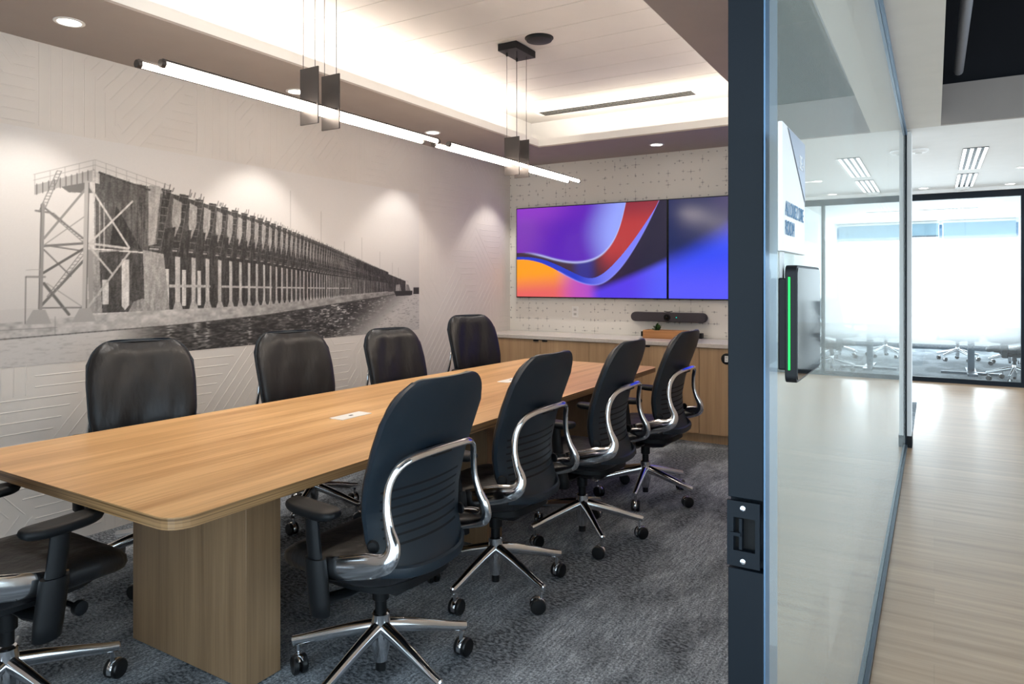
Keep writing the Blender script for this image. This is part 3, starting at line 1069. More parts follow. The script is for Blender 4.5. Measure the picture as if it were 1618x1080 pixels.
cabinet(-3.912, -2.841, 'oak cabinet with two black tab pulls, left end behind the table', 2, (1, -1))
cabinet(-2.841, -1.775, 'oak cabinet behind the far chair backs, under the planter', 2, (1, -1))
cr = cabinet(-1.775, -0.709, 'oak cabinet with round black grommet outlet, beside the black door stile', 2, (None, None))
cabinet(-0.709, -0.47, 'narrow oak cabinet at the right end, hidden behind the door stile', 1, (None,))
tag(MB().box(XL + 0.002, -3.914, 6.13, 6.655, 0.0, 0.845).build('filler_panel', M['cabinet']), 'narrow oak filler panel in the left corner by the wall', 'panel')
gr = thing('grommet_outlet', 'round black grommet with a white outlet in the cabinet door', 'outlet', (-1.535, 6.119, 0.757))
MB().lathe([(0.0, 0.0), (0.048, 0.0), (0.048, 0.006), (0.040, 0.009), (0.0, 0.009)], 28, (0, 0, 0), (0, -1, 0)).build('ring', M['black'], gr)
MB().box(-0.016, 0.016, -0.012, -0.0085, -0.027, 0.027).build('socket', M['plate'], gr, bevel=0.002)
for zz in (-0.013, 0.013):
    for xx in (-0.005, 0.005):
        MB().box(xx - .0015, xx + .0015, -0.0128, -0.0118, zz - .005, zz + .005).build('slot', M['slot'], gr)
ct = MB().box(XL + 0.002, -0.47, 6.095, 6.655, 0.847, 0.884)
tag(ct.build('countertop', M['stone'], bevel=0.003), 'pale quartz countertop running along the back wall', 'countertop')

# video bar, planter, plant, black bar, wall outlet
vb = thing('video_bar', 'dark grey conference video bar with centre camera, on the wall under the screens', 'video bar', (-2.222, 6.66, 1.079))
rings = []
for (yo, sc) in ((-0.005, 0.92), (-0.02, 0.99), (-0.06, 1.0), (-0.078, 0.97), (-0.084, 0.90)):
    ring = []
    for j in range(48):
        a = 2 * pi * j / 48
        cxx = 0.33 if cos(a) > 0 else -0.33
        ring.append((cxx + 0.048 * sc * cos(a), yo, 0.047 * sc * sin(a)))
    rings.append(ring)
MB().loft(rings).build('housing', M['black'] if False else plain('heathered_grey_fabric', srgb(62, 58, 63), 0.8, var=0.12, vscale=300), vb)
MB().lathe([(0.033, 0.0), (0.033, 0.012), (0.026, 0.016), (0.022, 0.010), (0.0, 0.010)], 28, (0, -0.083, 0.0), (0, -1, 0)).build('camera', M['black'], vb)
MB().lathe([(0.018, 0.0), (0.014, 0.006), (0.0, 0.008)], 20, (0, -0.093, 0.0), (0, -1, 0)).build('camera_lens', M['screenglass'], vb)
MB().tube(catmull([(-0.04, -0.045, 0.056), (0.0, -0.05, 0.050), (0.04, -0.045, 0.058)], 5), 0.005, 8, 0, (2.4, 0.8)).build('cover_clip', M['black'], vb)
MB().lathe([(0.0055, 0.0), (0.0055, 0.002), (0.0, 0.003)], 12, (0.092, -0.0835, 0.0), (0, -1, 0)).build('status_light', emit('teal_led', (0.0, 0.6, 0.5, 1), 0.8), vb)

pb = thing('planter_box', 'low oblong wooden planter box on the countertop', 'planter', (-2.19, 6.45, 0.884))
hx, hy, hz = 0.205, 0.075, 0.078
bx = MB()
bx.box(-hx, hx, -hy, -hy + .014, 0, hz).box(-hx, hx, hy - .014, hy, 0, hz).box(-hx, -hx + .014, -hy + .014, hy - .014, 0, hz).box(hx - .014, hx, -hy + .014, hy - .014, 0, hz)
bx.box(-hx + .014, hx - .014, -hy + .014, hy - .014, 0.0, 0.012)
bx.build('box', M['planter'], pb, bevel=0.002)
MB().box(-hx + .015, hx - .015, -hy + .015, hy - .015, 0.012, 0.054).build('soil', M['soil'], pb)
lf = MB()
r2 = random.Random(4)
for k in range(46):
    a = r2.uniform(0, 2 * pi)
    el = r2.uniform(0.3, 1.4)
    L = r2.uniform(0.035, 0.065)
    base = Vector((r2.uniform(-.02, .02), r2.uniform(-.02, .02), 0.060 + r2.uniform(0, 0.035)))
    d = Vector((cos(a) * cos(el), sin(a) * cos(el), sin(el)))
    sd = d.cross(Vector((0, 0, 1))).normalized() * r2.uniform(.010, .016)
    up = sd.cross(d).normalized() * 0.004
    tip = base + d * L
    mid = base + d * L * .55
    lf.add([base, mid + sd, tip, mid - sd, mid + up], [(0, 1, 4), (1, 2, 4), (2, 3, 4), (3, 0, 4)])
pt = thing('succulent_plant', 'small green leafy plant growing in the wooden planter box', 'plant', (-2.275, 6.45, 0.884))
lf.build('leaves', M['leaf'], pt)
st = MB()
for k in range(5):
    a = k * 1.3
    st.tube([(0.01 * cos(a), 0.01 * sin(a), 0.0565), (0.02 * cos(a), 0.02 * sin(a), 0.10)], 0.002, 6)
st.build('stems', M['leaf'], pt)
bk = thing('conference_phone_bar', 'low black bar lying behind the wooden planter box', 'speaker', (-2.176, 6.575, 0.884))
MB().box(-0.30, 0.30, -0.04, 0.04, 0.004, 0.052).build('body', M['black'], bk, bevel=0.004)
for s in (-1, 1):
    MB().box(s * .24 - .02, s * .24 + .02, -.03, .03, 0, .005).build('foot', M['rubber'], bk)
ol = thing('wall_outlet', 'white wall outlet plate under the left display', 'outlet', (-3.255, YB, 1.105))
MB().box(-0.036, 0.036, -0.006, 0, -0.058, 0.058).build('cover_plate', M['plate'], ol, bevel=0.002)
for zz in (-0.024, 0.024):
    sk = MB().box(-0.017, 0.017, -0.0075, -0.006, zz - .014, zz + .014).build('socket', M['greyplate'], ol, bevel=0.001)
    for xx in (-0.006, 0.006):
        MB().box(xx - .0012, xx + .0012, -0.0082, -0.0074, zz - .004, zz + .006).build('slot', M['slot'], sk)

# ------------------------------------------------------------------ conference table
tb = thing('conference_table', 'long oak conference table with rounded corners and panel legs', 'table', (0, 0, 0))
corners = [(-3.315, 1.205), (-1.872, 1.205), (-1.905, 5.42), (-3.115, 5.42)]


def rounded(poly, r, n=6):
    out = []
    N = len(poly)
    for i in range(N):
        p, a, b = Vector(poly[i]), Vector(poly[i - 1]), Vector(poly[(i + 1) % N])
        d1, d2 = (a - p).normalized(), (b - p).normalized()
        p1, p2 = p + d1 * r, p + d2 * r
        for k in range(n + 1):
            t = k / n
            out.append(tuple(p1 * (1 - t) ** 2 + p * 2 * t * (1 - t) + p2 * t * t))
    return out


pr = rounded(corners, 0.085)
tp = MB()
n = len(pr)
Z0, Z1 = 0.704, 0.74
tp.add([(x, y, Z0) for x, y in pr] + [(x, y, Z1) for x, y in pr], [tuple(range(n))[::-1], tuple(range(n, 2 * n))], 0)
tp.add([(x, y, Z0) for x, y in pr] + [(x, y, Z1) for x, y in pr], [(i, (i + 1) % n, n + (i + 1) % n, n + i) for i in range(n)], 1)
tp.build('tabletop', [M['table'], M['tableedge']], tb, smooth=False)
for (y0, y1) in ((1.592, 1.742), (3.12, 3.27), (4.72, 4.87)):
    MB().box(-2.735, -2.048, y0, y1, 0.006, Z0 - 0.001).build('panel_leg', M['tableleg'], tb, bevel=0.0015)
MB().box(-2.44, -2.34, 1.742, 4.72, 0.55, Z0 - 0.001).build('cable_tray', M['black'], tb)


def power_plate(x, y, lab):
    t = thing('power_plate', lab, 'power plate', (x, y, Z1), 0.0, 'flip-up power plates in the table')
    MB().box(-0.045, 0.045, -0.105, 0.105, 0.0, 0.004).build('lid', M['plate'], t, bevel=0.0015)
    MB().box(-0.006, 0.006, -0.012, 0.012, 0.0038, 0.0048).build('finger_slot', M['slot'], t)


power_plate(-2.553, 2.62, 'white power plate in the tabletop, beside the nearest chair back')
power_plate(-2.515, 4.13, 'white power plate in the tabletop, between the second and third chair backs')
pbx = thing('power_module', 'small black module on the table, peeking from behind the nearest chair back', 'power module', (-2.72, 3.36, Z1))
MB().box(-0.05, 0.05, -0.07, 0.07, 0, 0.012).build('body', M['black'], pbx, bevel=0.003)
MB().box(-0.03, 0.03, -0.05, 0.05, 0.0115, 0.0135).build('cap', M['shell'], pbx, bevel=0.001)


# ------------------------------------------------------------------ office chair (faces +Y, floor at z = 0)
def back_line(z):
    return np.interp(z, [.46, .52, .58, .68, .78, .88, .98, 1.12], [-.255, -.232, -.212, -.200, -.212, -.240, -.274, -.322])


def half_width(z):
    w_ = float(np.interp(z, [.46, .60, .75, .90, 1.02, 1.115], [.200, .232, .250, .255, .250, .236]))
    ztop, zbot, r1, r0 = 1.115, .475, .118, .06
    if z > ztop - r1:
        d = min(r1, z - (ztop - r1))
        w_ -= r1 - sqrt(max(0, r1 * r1 - d * d)) * 0.93
    if z < zbot + r0:
        d = min(r0, (zbot + r0) - z)
        w_ -= r0 - sqrt(max(0, r0 * r0 - d * d)) * 0.95
    return w_


def slab(rows, front, back, wscale=1.0, nu=20, mat_rows=None):
    """closed curved slab; front(u, z) and back(u, z) give y at u in -1..1"""
    mb = MB()
    us = [sin(pi / 2 * (-1 + 2 * i / nu)) for i in range(nu + 1)]
    fr = [[(u * half_width(z) * wscale, front(u, z), z) for u in us] for z in rows]
    bk_ = [[(u * half_width(z) * wscale, back(u, z), z) for u in us] for z in rows]
    m = nu + 1
    vs = [p for r in fr for p in r] + [p for r in bk_ for p in r]
    off = len(rows) * m
    fs, mi = [], []
    for i in range(len(rows) - 1):
        for j in range(nu):
            a = i * m + j
            fs.append((a, a + 1, a + m + 1, a + m)); mi.append(0)
            uu = abs(us[j] + us[j + 1]) / 2
            g = 1 if (mat_rows and mat_rows[i] and uu < 0.80) else 0
            fs.append((off + a, off + a + m, off + a + m + 1, off + a + 1)); mi.append(g)
        for j in (0, nu):
            a = i * m + j
            fs.append((a, a + m, off + a + m, off + a)); mi.append(0)
    for i in (0, len(rows) - 1):
        for j in range(nu):
            a = i * m + j
            fs.append((a, a + 1, off + a + 1, off + a)); mi.append(0)
    mb.v, mb.f, mb.mi = vs, fs, mi
    return mb


def curve_fwd(u, z):
    return 0.045 * u * u * float(np.interp(z, [.47, .6, .9, 1.1], [1.0, 1.15, .8, .5]))


def make_chair():
    ch_ = thing('office_chair', 'x', 'chair')
    # five-star base
    hub = MB().lathe([(0.0, 0.068), (0.024, 0.068), (0.026, 0.085), (0.034, 0.12), (0.036, 0.17), (0.032, 0.238), (0.027, 0.243), (0.0, 0.243)], 24)
    hub.build('base_hub', M['chrome'], ch_)
    MB().lathe([(0.0, 0.035), (0.019, 0.035), (0.019, 0.070), (0.0, 0.070)], 16).build('column_tip', M['rubber'], ch_)
    MB().lathe([(0.0, 0.240), (0.021, 0.240), (0.021, 0.285), (0.030, 0.29), (0.030, 0.37), (0.0, 0.37)], 20).build('gas_column', M['black'], ch_)
    legm, casm, whm = [], [], []
    for k in range(5):
        a = 2 * pi * k / 5
        d = Vector((cos(a), sin(a), 0))
        p = lambda r, z: d * r + Vector((0, 0, z))
        lg = MB().tube([p(0.018, 0.190), p(0.10, 0.172), p(0.20, 0.147), p(0.29, 0.122), p(0.333, 0.112), p(0.338, 0.111)],
                       [0.027, 0.025, 0.0215, 0.019, 0.018, 0.012], 14, 0, (0.80, 1.0))
        leg = lg.build('leg', M['chrome'], ch_)
        c = p(0.315, 0.0)
        h = MB()
        h.lathe([(0.0, 0.060), (0.008, 0.060), (0.008, 0.106), (0.0, 0.106)], 10, c)
        ax = Vector((-d.y, d.x, 0))
        q = Matrix.Rotation(0.5 + 0.9 * k, 3, 'Z')
        roll = (q @ ax).normalized()
        trail = roll.cross(Vector((0, 0, 1))) * 0.014
        wc = c + trail + Vector((0, 0, 0.034))
        fwd = Vector((0, 0, 1)).cross(roll)
        arc = [wc + (fwd * cos(t) + Vector((0, 0, 1)) * sin(t)) * 0.0335 for t in [x * pi / 10 for x in range(-1, 9)]]
        h.tube(arc, 0.0062, 8, 0, (1.7, 0.45), up=(0, 0, 1))
        h.tube([c + Vector((0, 0, 0.062)), wc], 0.007, 8)
        cas = h.build('caster', M['chrome'], ch_)
        for s in (-1, 1):
            MB().lathe([(0.0, 0.005), (0.030, 0.005), (0.034, 0.009), (0.034, 0.021), (0.030, 0.0255), (0.008, 0.0265), (0.0, 0.0265)], 24, wc, roll * s).build('wheel', M['rubber'], cas)
    # tilt mechanism and arm rail
    mech = MB()
    mech.loft([[(x * sx, y * sy + oy, z) for x, y in ((-1, -1), (1, -1), (1, 1), (-1, 1))] for (sx, sy, oy, z) in
               ((0.05, 0.07, 0, 0.345), (0.085, 0.15, -0.01, 0.365), (0.115, 0.18, -0.01, 0.42), (0.13, 0.19, -0.01, 0.432))])
    mech.build('tilt_mechanism', M['black'], ch_, bevel=0.012)
    MB().tube([(-0.290, -0.015, 0.395), (-0.18, -0.01, 0.375), (0, 0.0, 0.37), (0.18, -0.01, 0.375), (0.290, -0.015, 0.395)], 0.021, 12, 0, (1.3, 0.8)).build('arm_rail', M['black'], ch_)
    lev = MB().tube([(0.10, 0.06, 0.395), (0.20, 0.075, 0.385), (0.265, 0.085, 0.38)], 0.009, 8)
    lev.lathe([(0.0, 0), (0.022, 0.0), (0.024, 0.008), (0.022, 0.022), (0.0, 0.025)], 16, (0.262, 0.085, 0.38), (1, 0.1, 0))
    lev.build('tilt_knob', M['black'], ch_)
    # seat cushion
    rings = []
    for (z, sx, sy) in ((0.425, .72, .76), (0.432, .90, .90), (0.448, .975, .97), (0.470, 1.0, 1.0), (0.490, .99, .99), (0.503, .945, .95), (0.511, .85, .86), (0.515, .6, .6), (0.515, .2, .2)):
        ring = []
        for j in range(56):
            a = 2 * pi * j / 56
            ca, sa = cos(a), sin(a)
            x = math.copysign(abs(ca) ** 0.55, ca) * 0.255 * sx
            y = math.copysign(abs(sa) ** 0.62, sa) * 0.265 * sy
            x *= 1.0 - 0.06 * (y < 0) * (-y / .265)
            dz = -0.045 * max(0, (y - 0.10) / 0.165) ** 2 - 0.008 * math.exp(-(x / .14) ** 2) * (z > .5)
            dz += 0.022 * max(0, (-y - 0.12) / 0.145) ** 2 * (z > .46)
            ring.append((x, y * 1.06 + 0.04, z + dz))
        rings.append(ring)
    MB().loft(rings).build('seat', M['leather'], ch_, angle=60)
    MB().loft([[(x * 0.80, (y - .04) * 0.80, zz) for x, y, _ in rings[3]] for zz in (0.408, 0.416, 0.438)] ).build('seat_pan', M['black'], ch_, angle=60)
    # backrest: leather cushion in front of a ribbed plastic shell
    zs = [.485 + (1.105 - .485) * (0.5 - 0.5 * cos(pi * i / 30)) for i in range(31)]
    sy = lambda u, z: float(back_line(z)) + curve_fwd(u, z)

    def cush_front(u, z):
        e = max(0, 1 - abs(u) ** 5) ** 0.5
        ez = min(1, (1.107 - z) / 0.05, (z - 0.483) / 0.05)
        ez = max(0, ez) ** 0.5
        crease = 0.004 * sin(u * 9 + z * 14) * (1 - u * u)
        return sy(u, z) + 0.006 + 0.050 * e * ez + crease * ez
    slab(zs, cush_front, lambda u, z: sy(u, z) + 0.004, 0.975).build('backrest', M['leather'], ch_, angle=60)
    pg = []
    for i in range(31):
        z = zs[i]
        pg.append((half_width(z) * .985, sy(.985, z) + 0.004, z))
    loop = pg + [(-x, y, z) for x, y, z in pg[::-1]] + [pg[0]]
    zr, mr = [], []
    z = .475
    grooves = [.565 + .030 * k for k in range(7)]
    marks = sorted([(.475 + .04 * (0.5 - 0.5 * cos(pi * i / 6)), 0) for i in range(7)] + [(g, 1) for g in grooves] + [(g + 0.0075, 0) for g in grooves] +
                   [(.79 + (1.115 - .79) * sin(pi / 2 * i / 16), 0) for i in range(17)] + [(.535, 0)])
    zr = [m_[0] for m_ in marks]
    mr = [m_[1] for m_ in marks]

    def shell_back(u, z):
        inset = 0.0
        for g in grooves:
            if g - 0.0005 <= z <= g + 0.006 and abs(u) < 0.80:
                inset = 0.0
        flare = -0.020 * max(0, (0.56 - z) / 0.085) ** 2
        return sy(u, z) - 0.014 + flare
    sh = slab(zr, lambda u, z: sy(u, z) + 0.003, shell_back, 1.0, 20, mr).build('back_shell', [M['shell'], M['slot']], ch_, angle=50)
    MB().tube(loop, 0.0035, 6).build('edge_piping', M['shell'], sh)
    for s in (-1, 1):
        MB().lathe([(0.0, 0.0), (0.020, 0.0), (0.022, 0.005), (0.016, 0.011), (0, 0.012)], 14, (s * 0.224, -0.185, 0.585), (s, -0.4, 0)).build('lumbar_tab', M['black'], ch_)
    MB().tube(catmull([(-0.21, -0.205, 0.50), (-0.12, -0.262, 0.487), (0, -0.275, 0.482), (0.12, -0.262, 0.487), (0.21, -0.205, 0.50)], 4), 0.013, 8, 0, (0.8, 1.6)).build('lower_trim', M['shell'], ch_)
    # polished aluminium frame: flat side arms that sweep up into an arch behind the back
    half = [(0.268, 0.05, 0.480), (0.273, -0.08, 0.508), (0.270, -0.20, 0.540), (0.258, -0.270, 0.562), (0.244, -0.288, 0.605),
            (0.237, -0.264, 0.660), (0.232, -0.248, 0.720), (0.222, -0.250, 0.790), (0.195, -0.267, 0.842), (0.145, -0.282, 0.864), (0.06, -0.290, 0.870)]
    pts = half + [(0.0, -0.291, 0.871)] + [(-x, y, z) for x, y, z in half[::-1]]
    R_h = [0.026, 0.030, 0.034, 0.030, 0.024, 0.0165, 0.0145, 0.014, 0.014, 0.0145, 0.0145]
    Rr = R_h + [0.0145] + R_h[::-1]
    F_h = [(0.35, 1.3), (0.35, 1.3), (0.38, 1.2), (0.62, 1.1), (0.75, 1.0), (0.8, 1.0), (0.75, 1.0), (0.7, 1.0), (0.65, 1.0), (0.62, 1.0), (0.62, 1.0)]
    Fr = F_h + [(0.62, 1.0)] + F_h[::-1]
    nsub = 6
    P = catmull(pts, nsub)
    idx = [i / nsub for i in range(len(P))]
    Ri = [float(np.interp(t, range(len(Rr)), Rr)) for t in idx]
    Fi = [(float(np.interp(t, range(len(Fr)), [f[0] for f in Fr])), float(np.interp(t, range(len(Fr)), [f[1] for f in Fr]))) for t in idx]
    MB().tube(P, Ri, 14, 0, Fi, up=(0, 0, 1)).build('back_frame', M['chrome'], ch_, angle=60)
    MB().box(-0.05, 0.05, -0.290, -0.250, 0.845, 0.875).build('back_bracket', M['black'], ch_, bevel=0.006)
    # height-adjustable arms
    for s in (-1, 1):
        am = MB()
        am.loft([[(s * 0.300 + x * 0.027 * k, -0.005 + oy + y * 0.043 * k, z) for x, y in
                  [(cos(2 * pi * j / 16), sin(2 * pi * j / 16)) for j in range(16)]]
                 for (z, k, oy) in ((0.352, .75, -0.018), (0.358, .95, -0.017), (0.40, 1.0, -0.012), (0.52, 1.0, 0.004), (0.535, .96, 0.006))])
        arm = am.build('armrest', M['black'], ch_, angle=50)
        MB().loft([[(s * 0.300 + x * 0.017, 0.001 + oy + y * 0.030, z) for x, y in
                    [(cos(2 * pi * j / 14), sin(2 * pi * j / 14)) for j in range(14)]]
                   for (z, oy) in ((0.53, 0.0), (0.60, 0.01), (0.668, 0.018))]).build('arm_post', M['black'], arm)
        rg = []
        for (z, k) in ((0.664, .80), (0.670, .95), (0.680, 1.0), (0.690, .97), (0.695, .86), (0.696, .5)):
            ring = []
            for j in range(28):
                a = 2 * pi * j / 28
                ca, sa = cos(a), sin(a)
                x = math.copysign(abs(ca) ** .6, ca) * 0.046 * k
                y = math.copysign(abs(sa) ** .6, sa) * 0.125 * (k if k > .9 else k * 1.08)
                ring.append((s * 0.285 + x - s * 0.012 * (y / .125), 0.030 + y, z + 0.005 * (abs(y) / .125) ** 2))
            rg.append(ring)
        MB().loft(rg).build('arm_pad', M['black'], arm, angle=60)
    return ch_


proto = make_chair()
BASE = ('base_hub', 'leg', 'caster', 'column_tip')


def place(o, x, y, face, phase, lift, label, group):
    """face = compass angle the sitter looks along; phase = heading of one base leg"""
    rz = radians(face - 90)
    o.location = (x, y, 0)
    o.rotation_euler = (0, 0, rz)
    rot = radians(phase) - rz
    for c in o.children:
        nm = c.name.split('.')[0]
        if nm in BASE:
            c.rotation_euler = (0, 0, rot)
        elif nm == 'gas_column':
            c.location = (0, 0, lift * 0.5)
        else:
            c.location = (0, 0, min(0.0, lift) if nm == 'armrest' else lift)
    o['label'] = label
    o['group'] = group


G = 'office chairs around the conference table'
chairs = [
    (-1.705, 1.900, 178, 59, 0.0, 'nearest black office chair with chrome arch back, right side of the table'),
    (-1.748, 2.735, 179, 53, 0.0, 'second black office chair from the front along the right side of the table'),
    (-1.684, 3.535, 181, 26, 0.0, 'third black office chair from the front, right side of the table'),
    (-1.637, 4.407, 178, 63, 0.0, 'farthest black office chair on the right side, in front of the oak cabinets'),
    (-3.31, 2.015, -22, 32, 0.01, 'black leather chair below the mural tower, nearest of the chairs along the wall'),
    (-3.235, 2.995, -14, 10, 0.0, 'blue-sheened leather chair second from the left along the mural wall'),
    (-3.215, 3.930, -14, 50, -0.035, 'blue-sheened leather chair third from the left along the mural wall, below the water'),
    (-3.230, 4.950, -20, 20, 0.02, 'blue-sheened leather chair in the far left corner beside the counter'),
    (-2.580, 1.085, 90, 80, 0.02, 'black chair at the near end of the table, cut off at the left edge'),
]
for i, a in enumerate(chairs):
    o = proto if i == 0 else copy_tree(proto)
    place(o, *a, G)


# ------------------------------------------------------------------ ceiling things in the meeting room
def downlight(x, y, z, lab, grp, watts=36, col=(1, 0.94, 0.87)):
    t = thing('ceiling_downlight', lab, 'downlight', (x, y, z), 0, grp)
    MB().lathe([(0.052, -0.001), (0.068, -0.001), (0.068, -0.005), (0.060, -0.008), (0.052, -0.006)], 32, ring=True).build('trim_ring', M['plate'], t)
    MB().lathe([(0.0, -0.0015), (0.0515, -0.0015), (0.0515, -0.003), (0.0, -0.003)], 32).build('lens', M['lens'], t)
    l = bpy.data.lights.new('downlight_beam', 'SPOT')
    l.energy = watts
    l.color = col
    l.spot_size = radians(88)
    l.spot_blend = 0.45
    l.shadow_soft_size = 0.03
    o = bpy.data.objects.new('downlight_beam', l)
    o.location = (0, 0, -0.012)
    COL.objects.link(o)
    o.parent = t


GD = 'recessed downlights in the taupe soffit'
downlight(-3.62, 1.79, ZC, 'recessed downlight in the soffit at top left, above the mural', GD)
downlight(-3.65, 3.235, ZC, 'recessed downlight in the left soffit behind the nearer pendant plates', GD)
downlight(-3.66, 4.73, ZC, 'recessed downlight in the left soffit above the gap between pendants', GD)
downlight(-3.66, 6.20, ZC, 'recessed downlight in the far left soffit corner, behind the pendant plates', GD)
downlight(-2.205, 6.225, ZC, 'recessed downlight in the back soffit above the screens', GD, 30)


def pendant(yc, y0, y1, lab, nearest):
    t = thing('linear_pendant', lab, 'pendant light', (-2.53, yc, ZT), 0, 'linear pendants over the table')
    zt = 2.250 - ZT
    MB().box(-0.075, 0.075, -0.135, 0.135, -0.050, -0.001).build('canopy', M['black'], t, bevel=0.002)
    for (x, a, b) in ((-0.042, y0, y1 - 0.04), (0.038, y0 + 0.045, y1)):
        tb_ = MB().tube([(x, a - yc, zt), (x, b - yc, zt)], 0.011, 14).build('light_tube', M['tube'], t)
        sh_ = MB()
        sh_.tube([(x, a - yc - 0.006, zt), (x, a - yc + 0.012, zt)], 0.0155, 14)
        sh_.tube([(x, b - yc - 0.012, zt), (x, b - yc + 0.006, zt)], 0.0155, 14)
        sh_.box(x - 0.009, x + 0.009, a - yc, b - yc, zt + 0.0105, zt + 0.018)
        sh_.build('tube_holder', M['darkmetal'], tb_)
    for yo in (-0.068, 0.068):
        MB().box(-0.060, 0.060, yo - 0.004, yo + 0.004, 2.172 - ZT, 2.440 - ZT).build('plate', M['darkmetal'], t, bevel=0.001)
        for x in (-0.042, 0.038):
            MB().tube([(x, yo, 2.438 - ZT), (x, yo, -0.048)], 0.0016, 6).build('cable', M['black'], t)
    for yo in (-0.068, 0.068):
        MB().lathe([(0.0, -0.075), (0.004, -0.075), (0.008, -0.066), (0.008, -0.050), (0.0, -0.050)], 12, (-0.042, yo, 0)).build('cable_grip', M['black'], t)


pendant(2.39, 1.515, 3.27, 'linear pendant with twin glowing tubes over the near half of the table', True)
pendant(4.24, 3.33, 5.17, 'linear pendant with twin glowing tubes over the far half, with black canopy in view', False)

sp = thing('ceiling_speaker', 'round black ceiling speaker in the white plank ceiling', 'speaker', (-2.30, 4.15, ZT))
MB().lathe([(0.0, -0.002), (0.088, -0.002), (0.092, -0.006), (0.086, -0.020), (0.055, -0.030), (0.0, -0.032)], 32).build('grille', M['black'], sp)
MB().lathe([(0.088, 0.0), (0.098, 0.0), (0.098, -0.004), (0.088, -0.005)], 32, ring=True).build('rim', M['black'], sp)
df = thing('air_diffuser', 'white linear air diffuser with three black slots in the plank ceiling', 'air vent', (-2.555, 6.03, ZT))
MB().box(-0.80, 0.80, -0.075, 0.075, -0.006, -0.001).build('frame', M['white'], df)
for k in range(3):
    MB().box(-0.755, 0.755, -0.068 + k * 0.050, -0.030 + k * 0.050, -0.0085, -0.0055).build('slot', M['slot'], df)


# ------------------------------------------------------------------ things on the glass
sg = thing('room_sign', 'white room sign with grey corner and blue lettering on the glass', 'sign', (GX + 0.0005, 1.160, 1.478))
SW, SH = 0.222, 0.205
MB().box(0, 0.007, 0, SW, 0, SH).build('panel', M['plate'], sg, bevel=0.001)
tri = [(0.045, SH - 0.002), (SW - 0.002, SH - 0.002), (SW - 0.002, 0.098)]
sv = [(0.0078, y, z) for y, z in tri] + [(0.0072, y, z) for y, z in tri]
MB().add(sv, [(0, 1, 2), (3, 5, 4), (0, 3, 4, 1), (1, 4, 5, 2), (2, 5, 3, 0)]).build('corner_panel', plain('sign_grey', srgb(172, 182, 196), 0.3), sg, smooth=False)
dl = MB().add([(0.0082, 0.045, SH - .002), (0.0082, SW - .002, 0.098), (0.0082, SW - .002, 0.094), (0.0082, 0.042, SH - .002)], [(0, 1, 2, 3)])
dl.build('edge_line', plain('sign_dark', srgb(60, 72, 86), 0.4), sg, smooth=False)


def lettering(txt, size, y, z, mat, parent, stretch=1.0, bold=0.0):
    cu = bpy.data.curves.new('lettering', 'FONT')
    cu.body = txt
    cu.size = size
    cu.extrude = 0.0004
    cu.offset = bold
    tmp = bpy.data.objects.new('lettering_tmp', cu)
    COL.objects.link(tmp)
    dg = bpy.context.evaluated_depsgraph_get()
    me = bpy.data.meshes.new_from_object(tmp.evaluated_get(dg))
    bpy.data.objects.remove(tmp)
    # letters lie in the YZ plane, reading along +Y, facing +X
    me.transform(Matrix(((0, 0, 1, 0.0084), (stretch, 0, 0, y), (0, 1, 0, z), (0, 0, 0, 1))))
    me.materials.clear()
    me.materials.append(mat)
    o = bpy.data.objects.new('lettering', me)
    COL.objects.link(o)
    o.parent = parent
    return o


ink = plain('sign_ink', srgb(70, 116, 150), 0.5)
lettering('ALLOUEZ ORE', 0.034, 0.020, 0.058, ink, sg, 0.80)
lettering('ROOM', 0.034, 0.020, 0.027, ink, sg, 0.80)
lettering('3E-1', 0.036, 0.152, 0.150, M['plate'], sg, 0.85)

tbp = thing('room_scheduler', 'black wall tablet with a green light strip mounted on the glass', 'tablet', (GX, 1.10, 1.27))
MB().box(0.0005, 0.021, 0.062, 0.19, 0.02, 0.165).build('mount', M['black'], tbp, bevel=0.002)
bo = MB()


def rrect(y0, y1, z0, z1, r, n=6):
    out = []
    for (cy, cz, a0) in ((y1 - r, z1 - r, 0), (y0 + r, z1 - r, 90), (y0 + r, z0 + r, 180), (y1 - r, z0 + r, 270)):
        for k in range(n + 1):
            a = radians(a0 + 90 * k / n)
            out.append((cy + r * cos(a), cz + r * sin(a)))
    return out


TZ0, TZ1 = 0.008, 0.184
oz = rrect(0, 0.245, TZ0, TZ1, 0.012)
bo.loft([[(x, y, z) for y, z in oz] for x in (0.0212, 0.0375)])
tbody = bo.build('body', M['black'], tbp, bevel=0.0015)
gz = rrect(0.004, 0.241, TZ0 + .004, TZ1 - .004, 0.009)
MB().loft([[(x, y, z) for y, z in gz] for x in (0.0376, 0.0388)]).build('glass_face', M['screenglass'], tbp)
MB().loft([[(0.0275 + a, -0.0012, z) for a, z in ((-.0013, z0), (.0013, z0), (.0013, z1), (-.0013, z1))] for z0, z1 in ((0.028, 0.166),)] +
          [[(0.0275 + a, 0.0008, z) for a, z in ((-.0013, z0), (.0013, z0), (.0013, z1), (-.0013, z1))] for z0, z1 in ((0.028, 0.166),)]).build('light_strip', M['ledgreen'], tbp)
MB().box(0.0005, 0.006, 0.07, 0.085, 0.165, 0.207).build('cable_cover', M['greyplate'], tbp, bevel=0.001)


# ------------------------------------------------------------------ corridor ceiling things
def slot_fixture(x, y0, y1, lab):
    t = thing('slot_diffuser_light', lab, 'ceiling light', (x, y0, 2.72), 0, 'white slotted fixtures in the corridor ceiling')
    L = y1 - y0
    MB().box(-0.105, 0.105, 0, L, -0.006, -0.0005).build('frame', M['black'], t)
    for k in range(4):
        xa = -0.101 + k * 0.0577
        MB().box(xa, xa + 0.029, 0.01, L - 0.01, -0.0075, -0.0055).build('lit_slat', M['slotlight'], t)


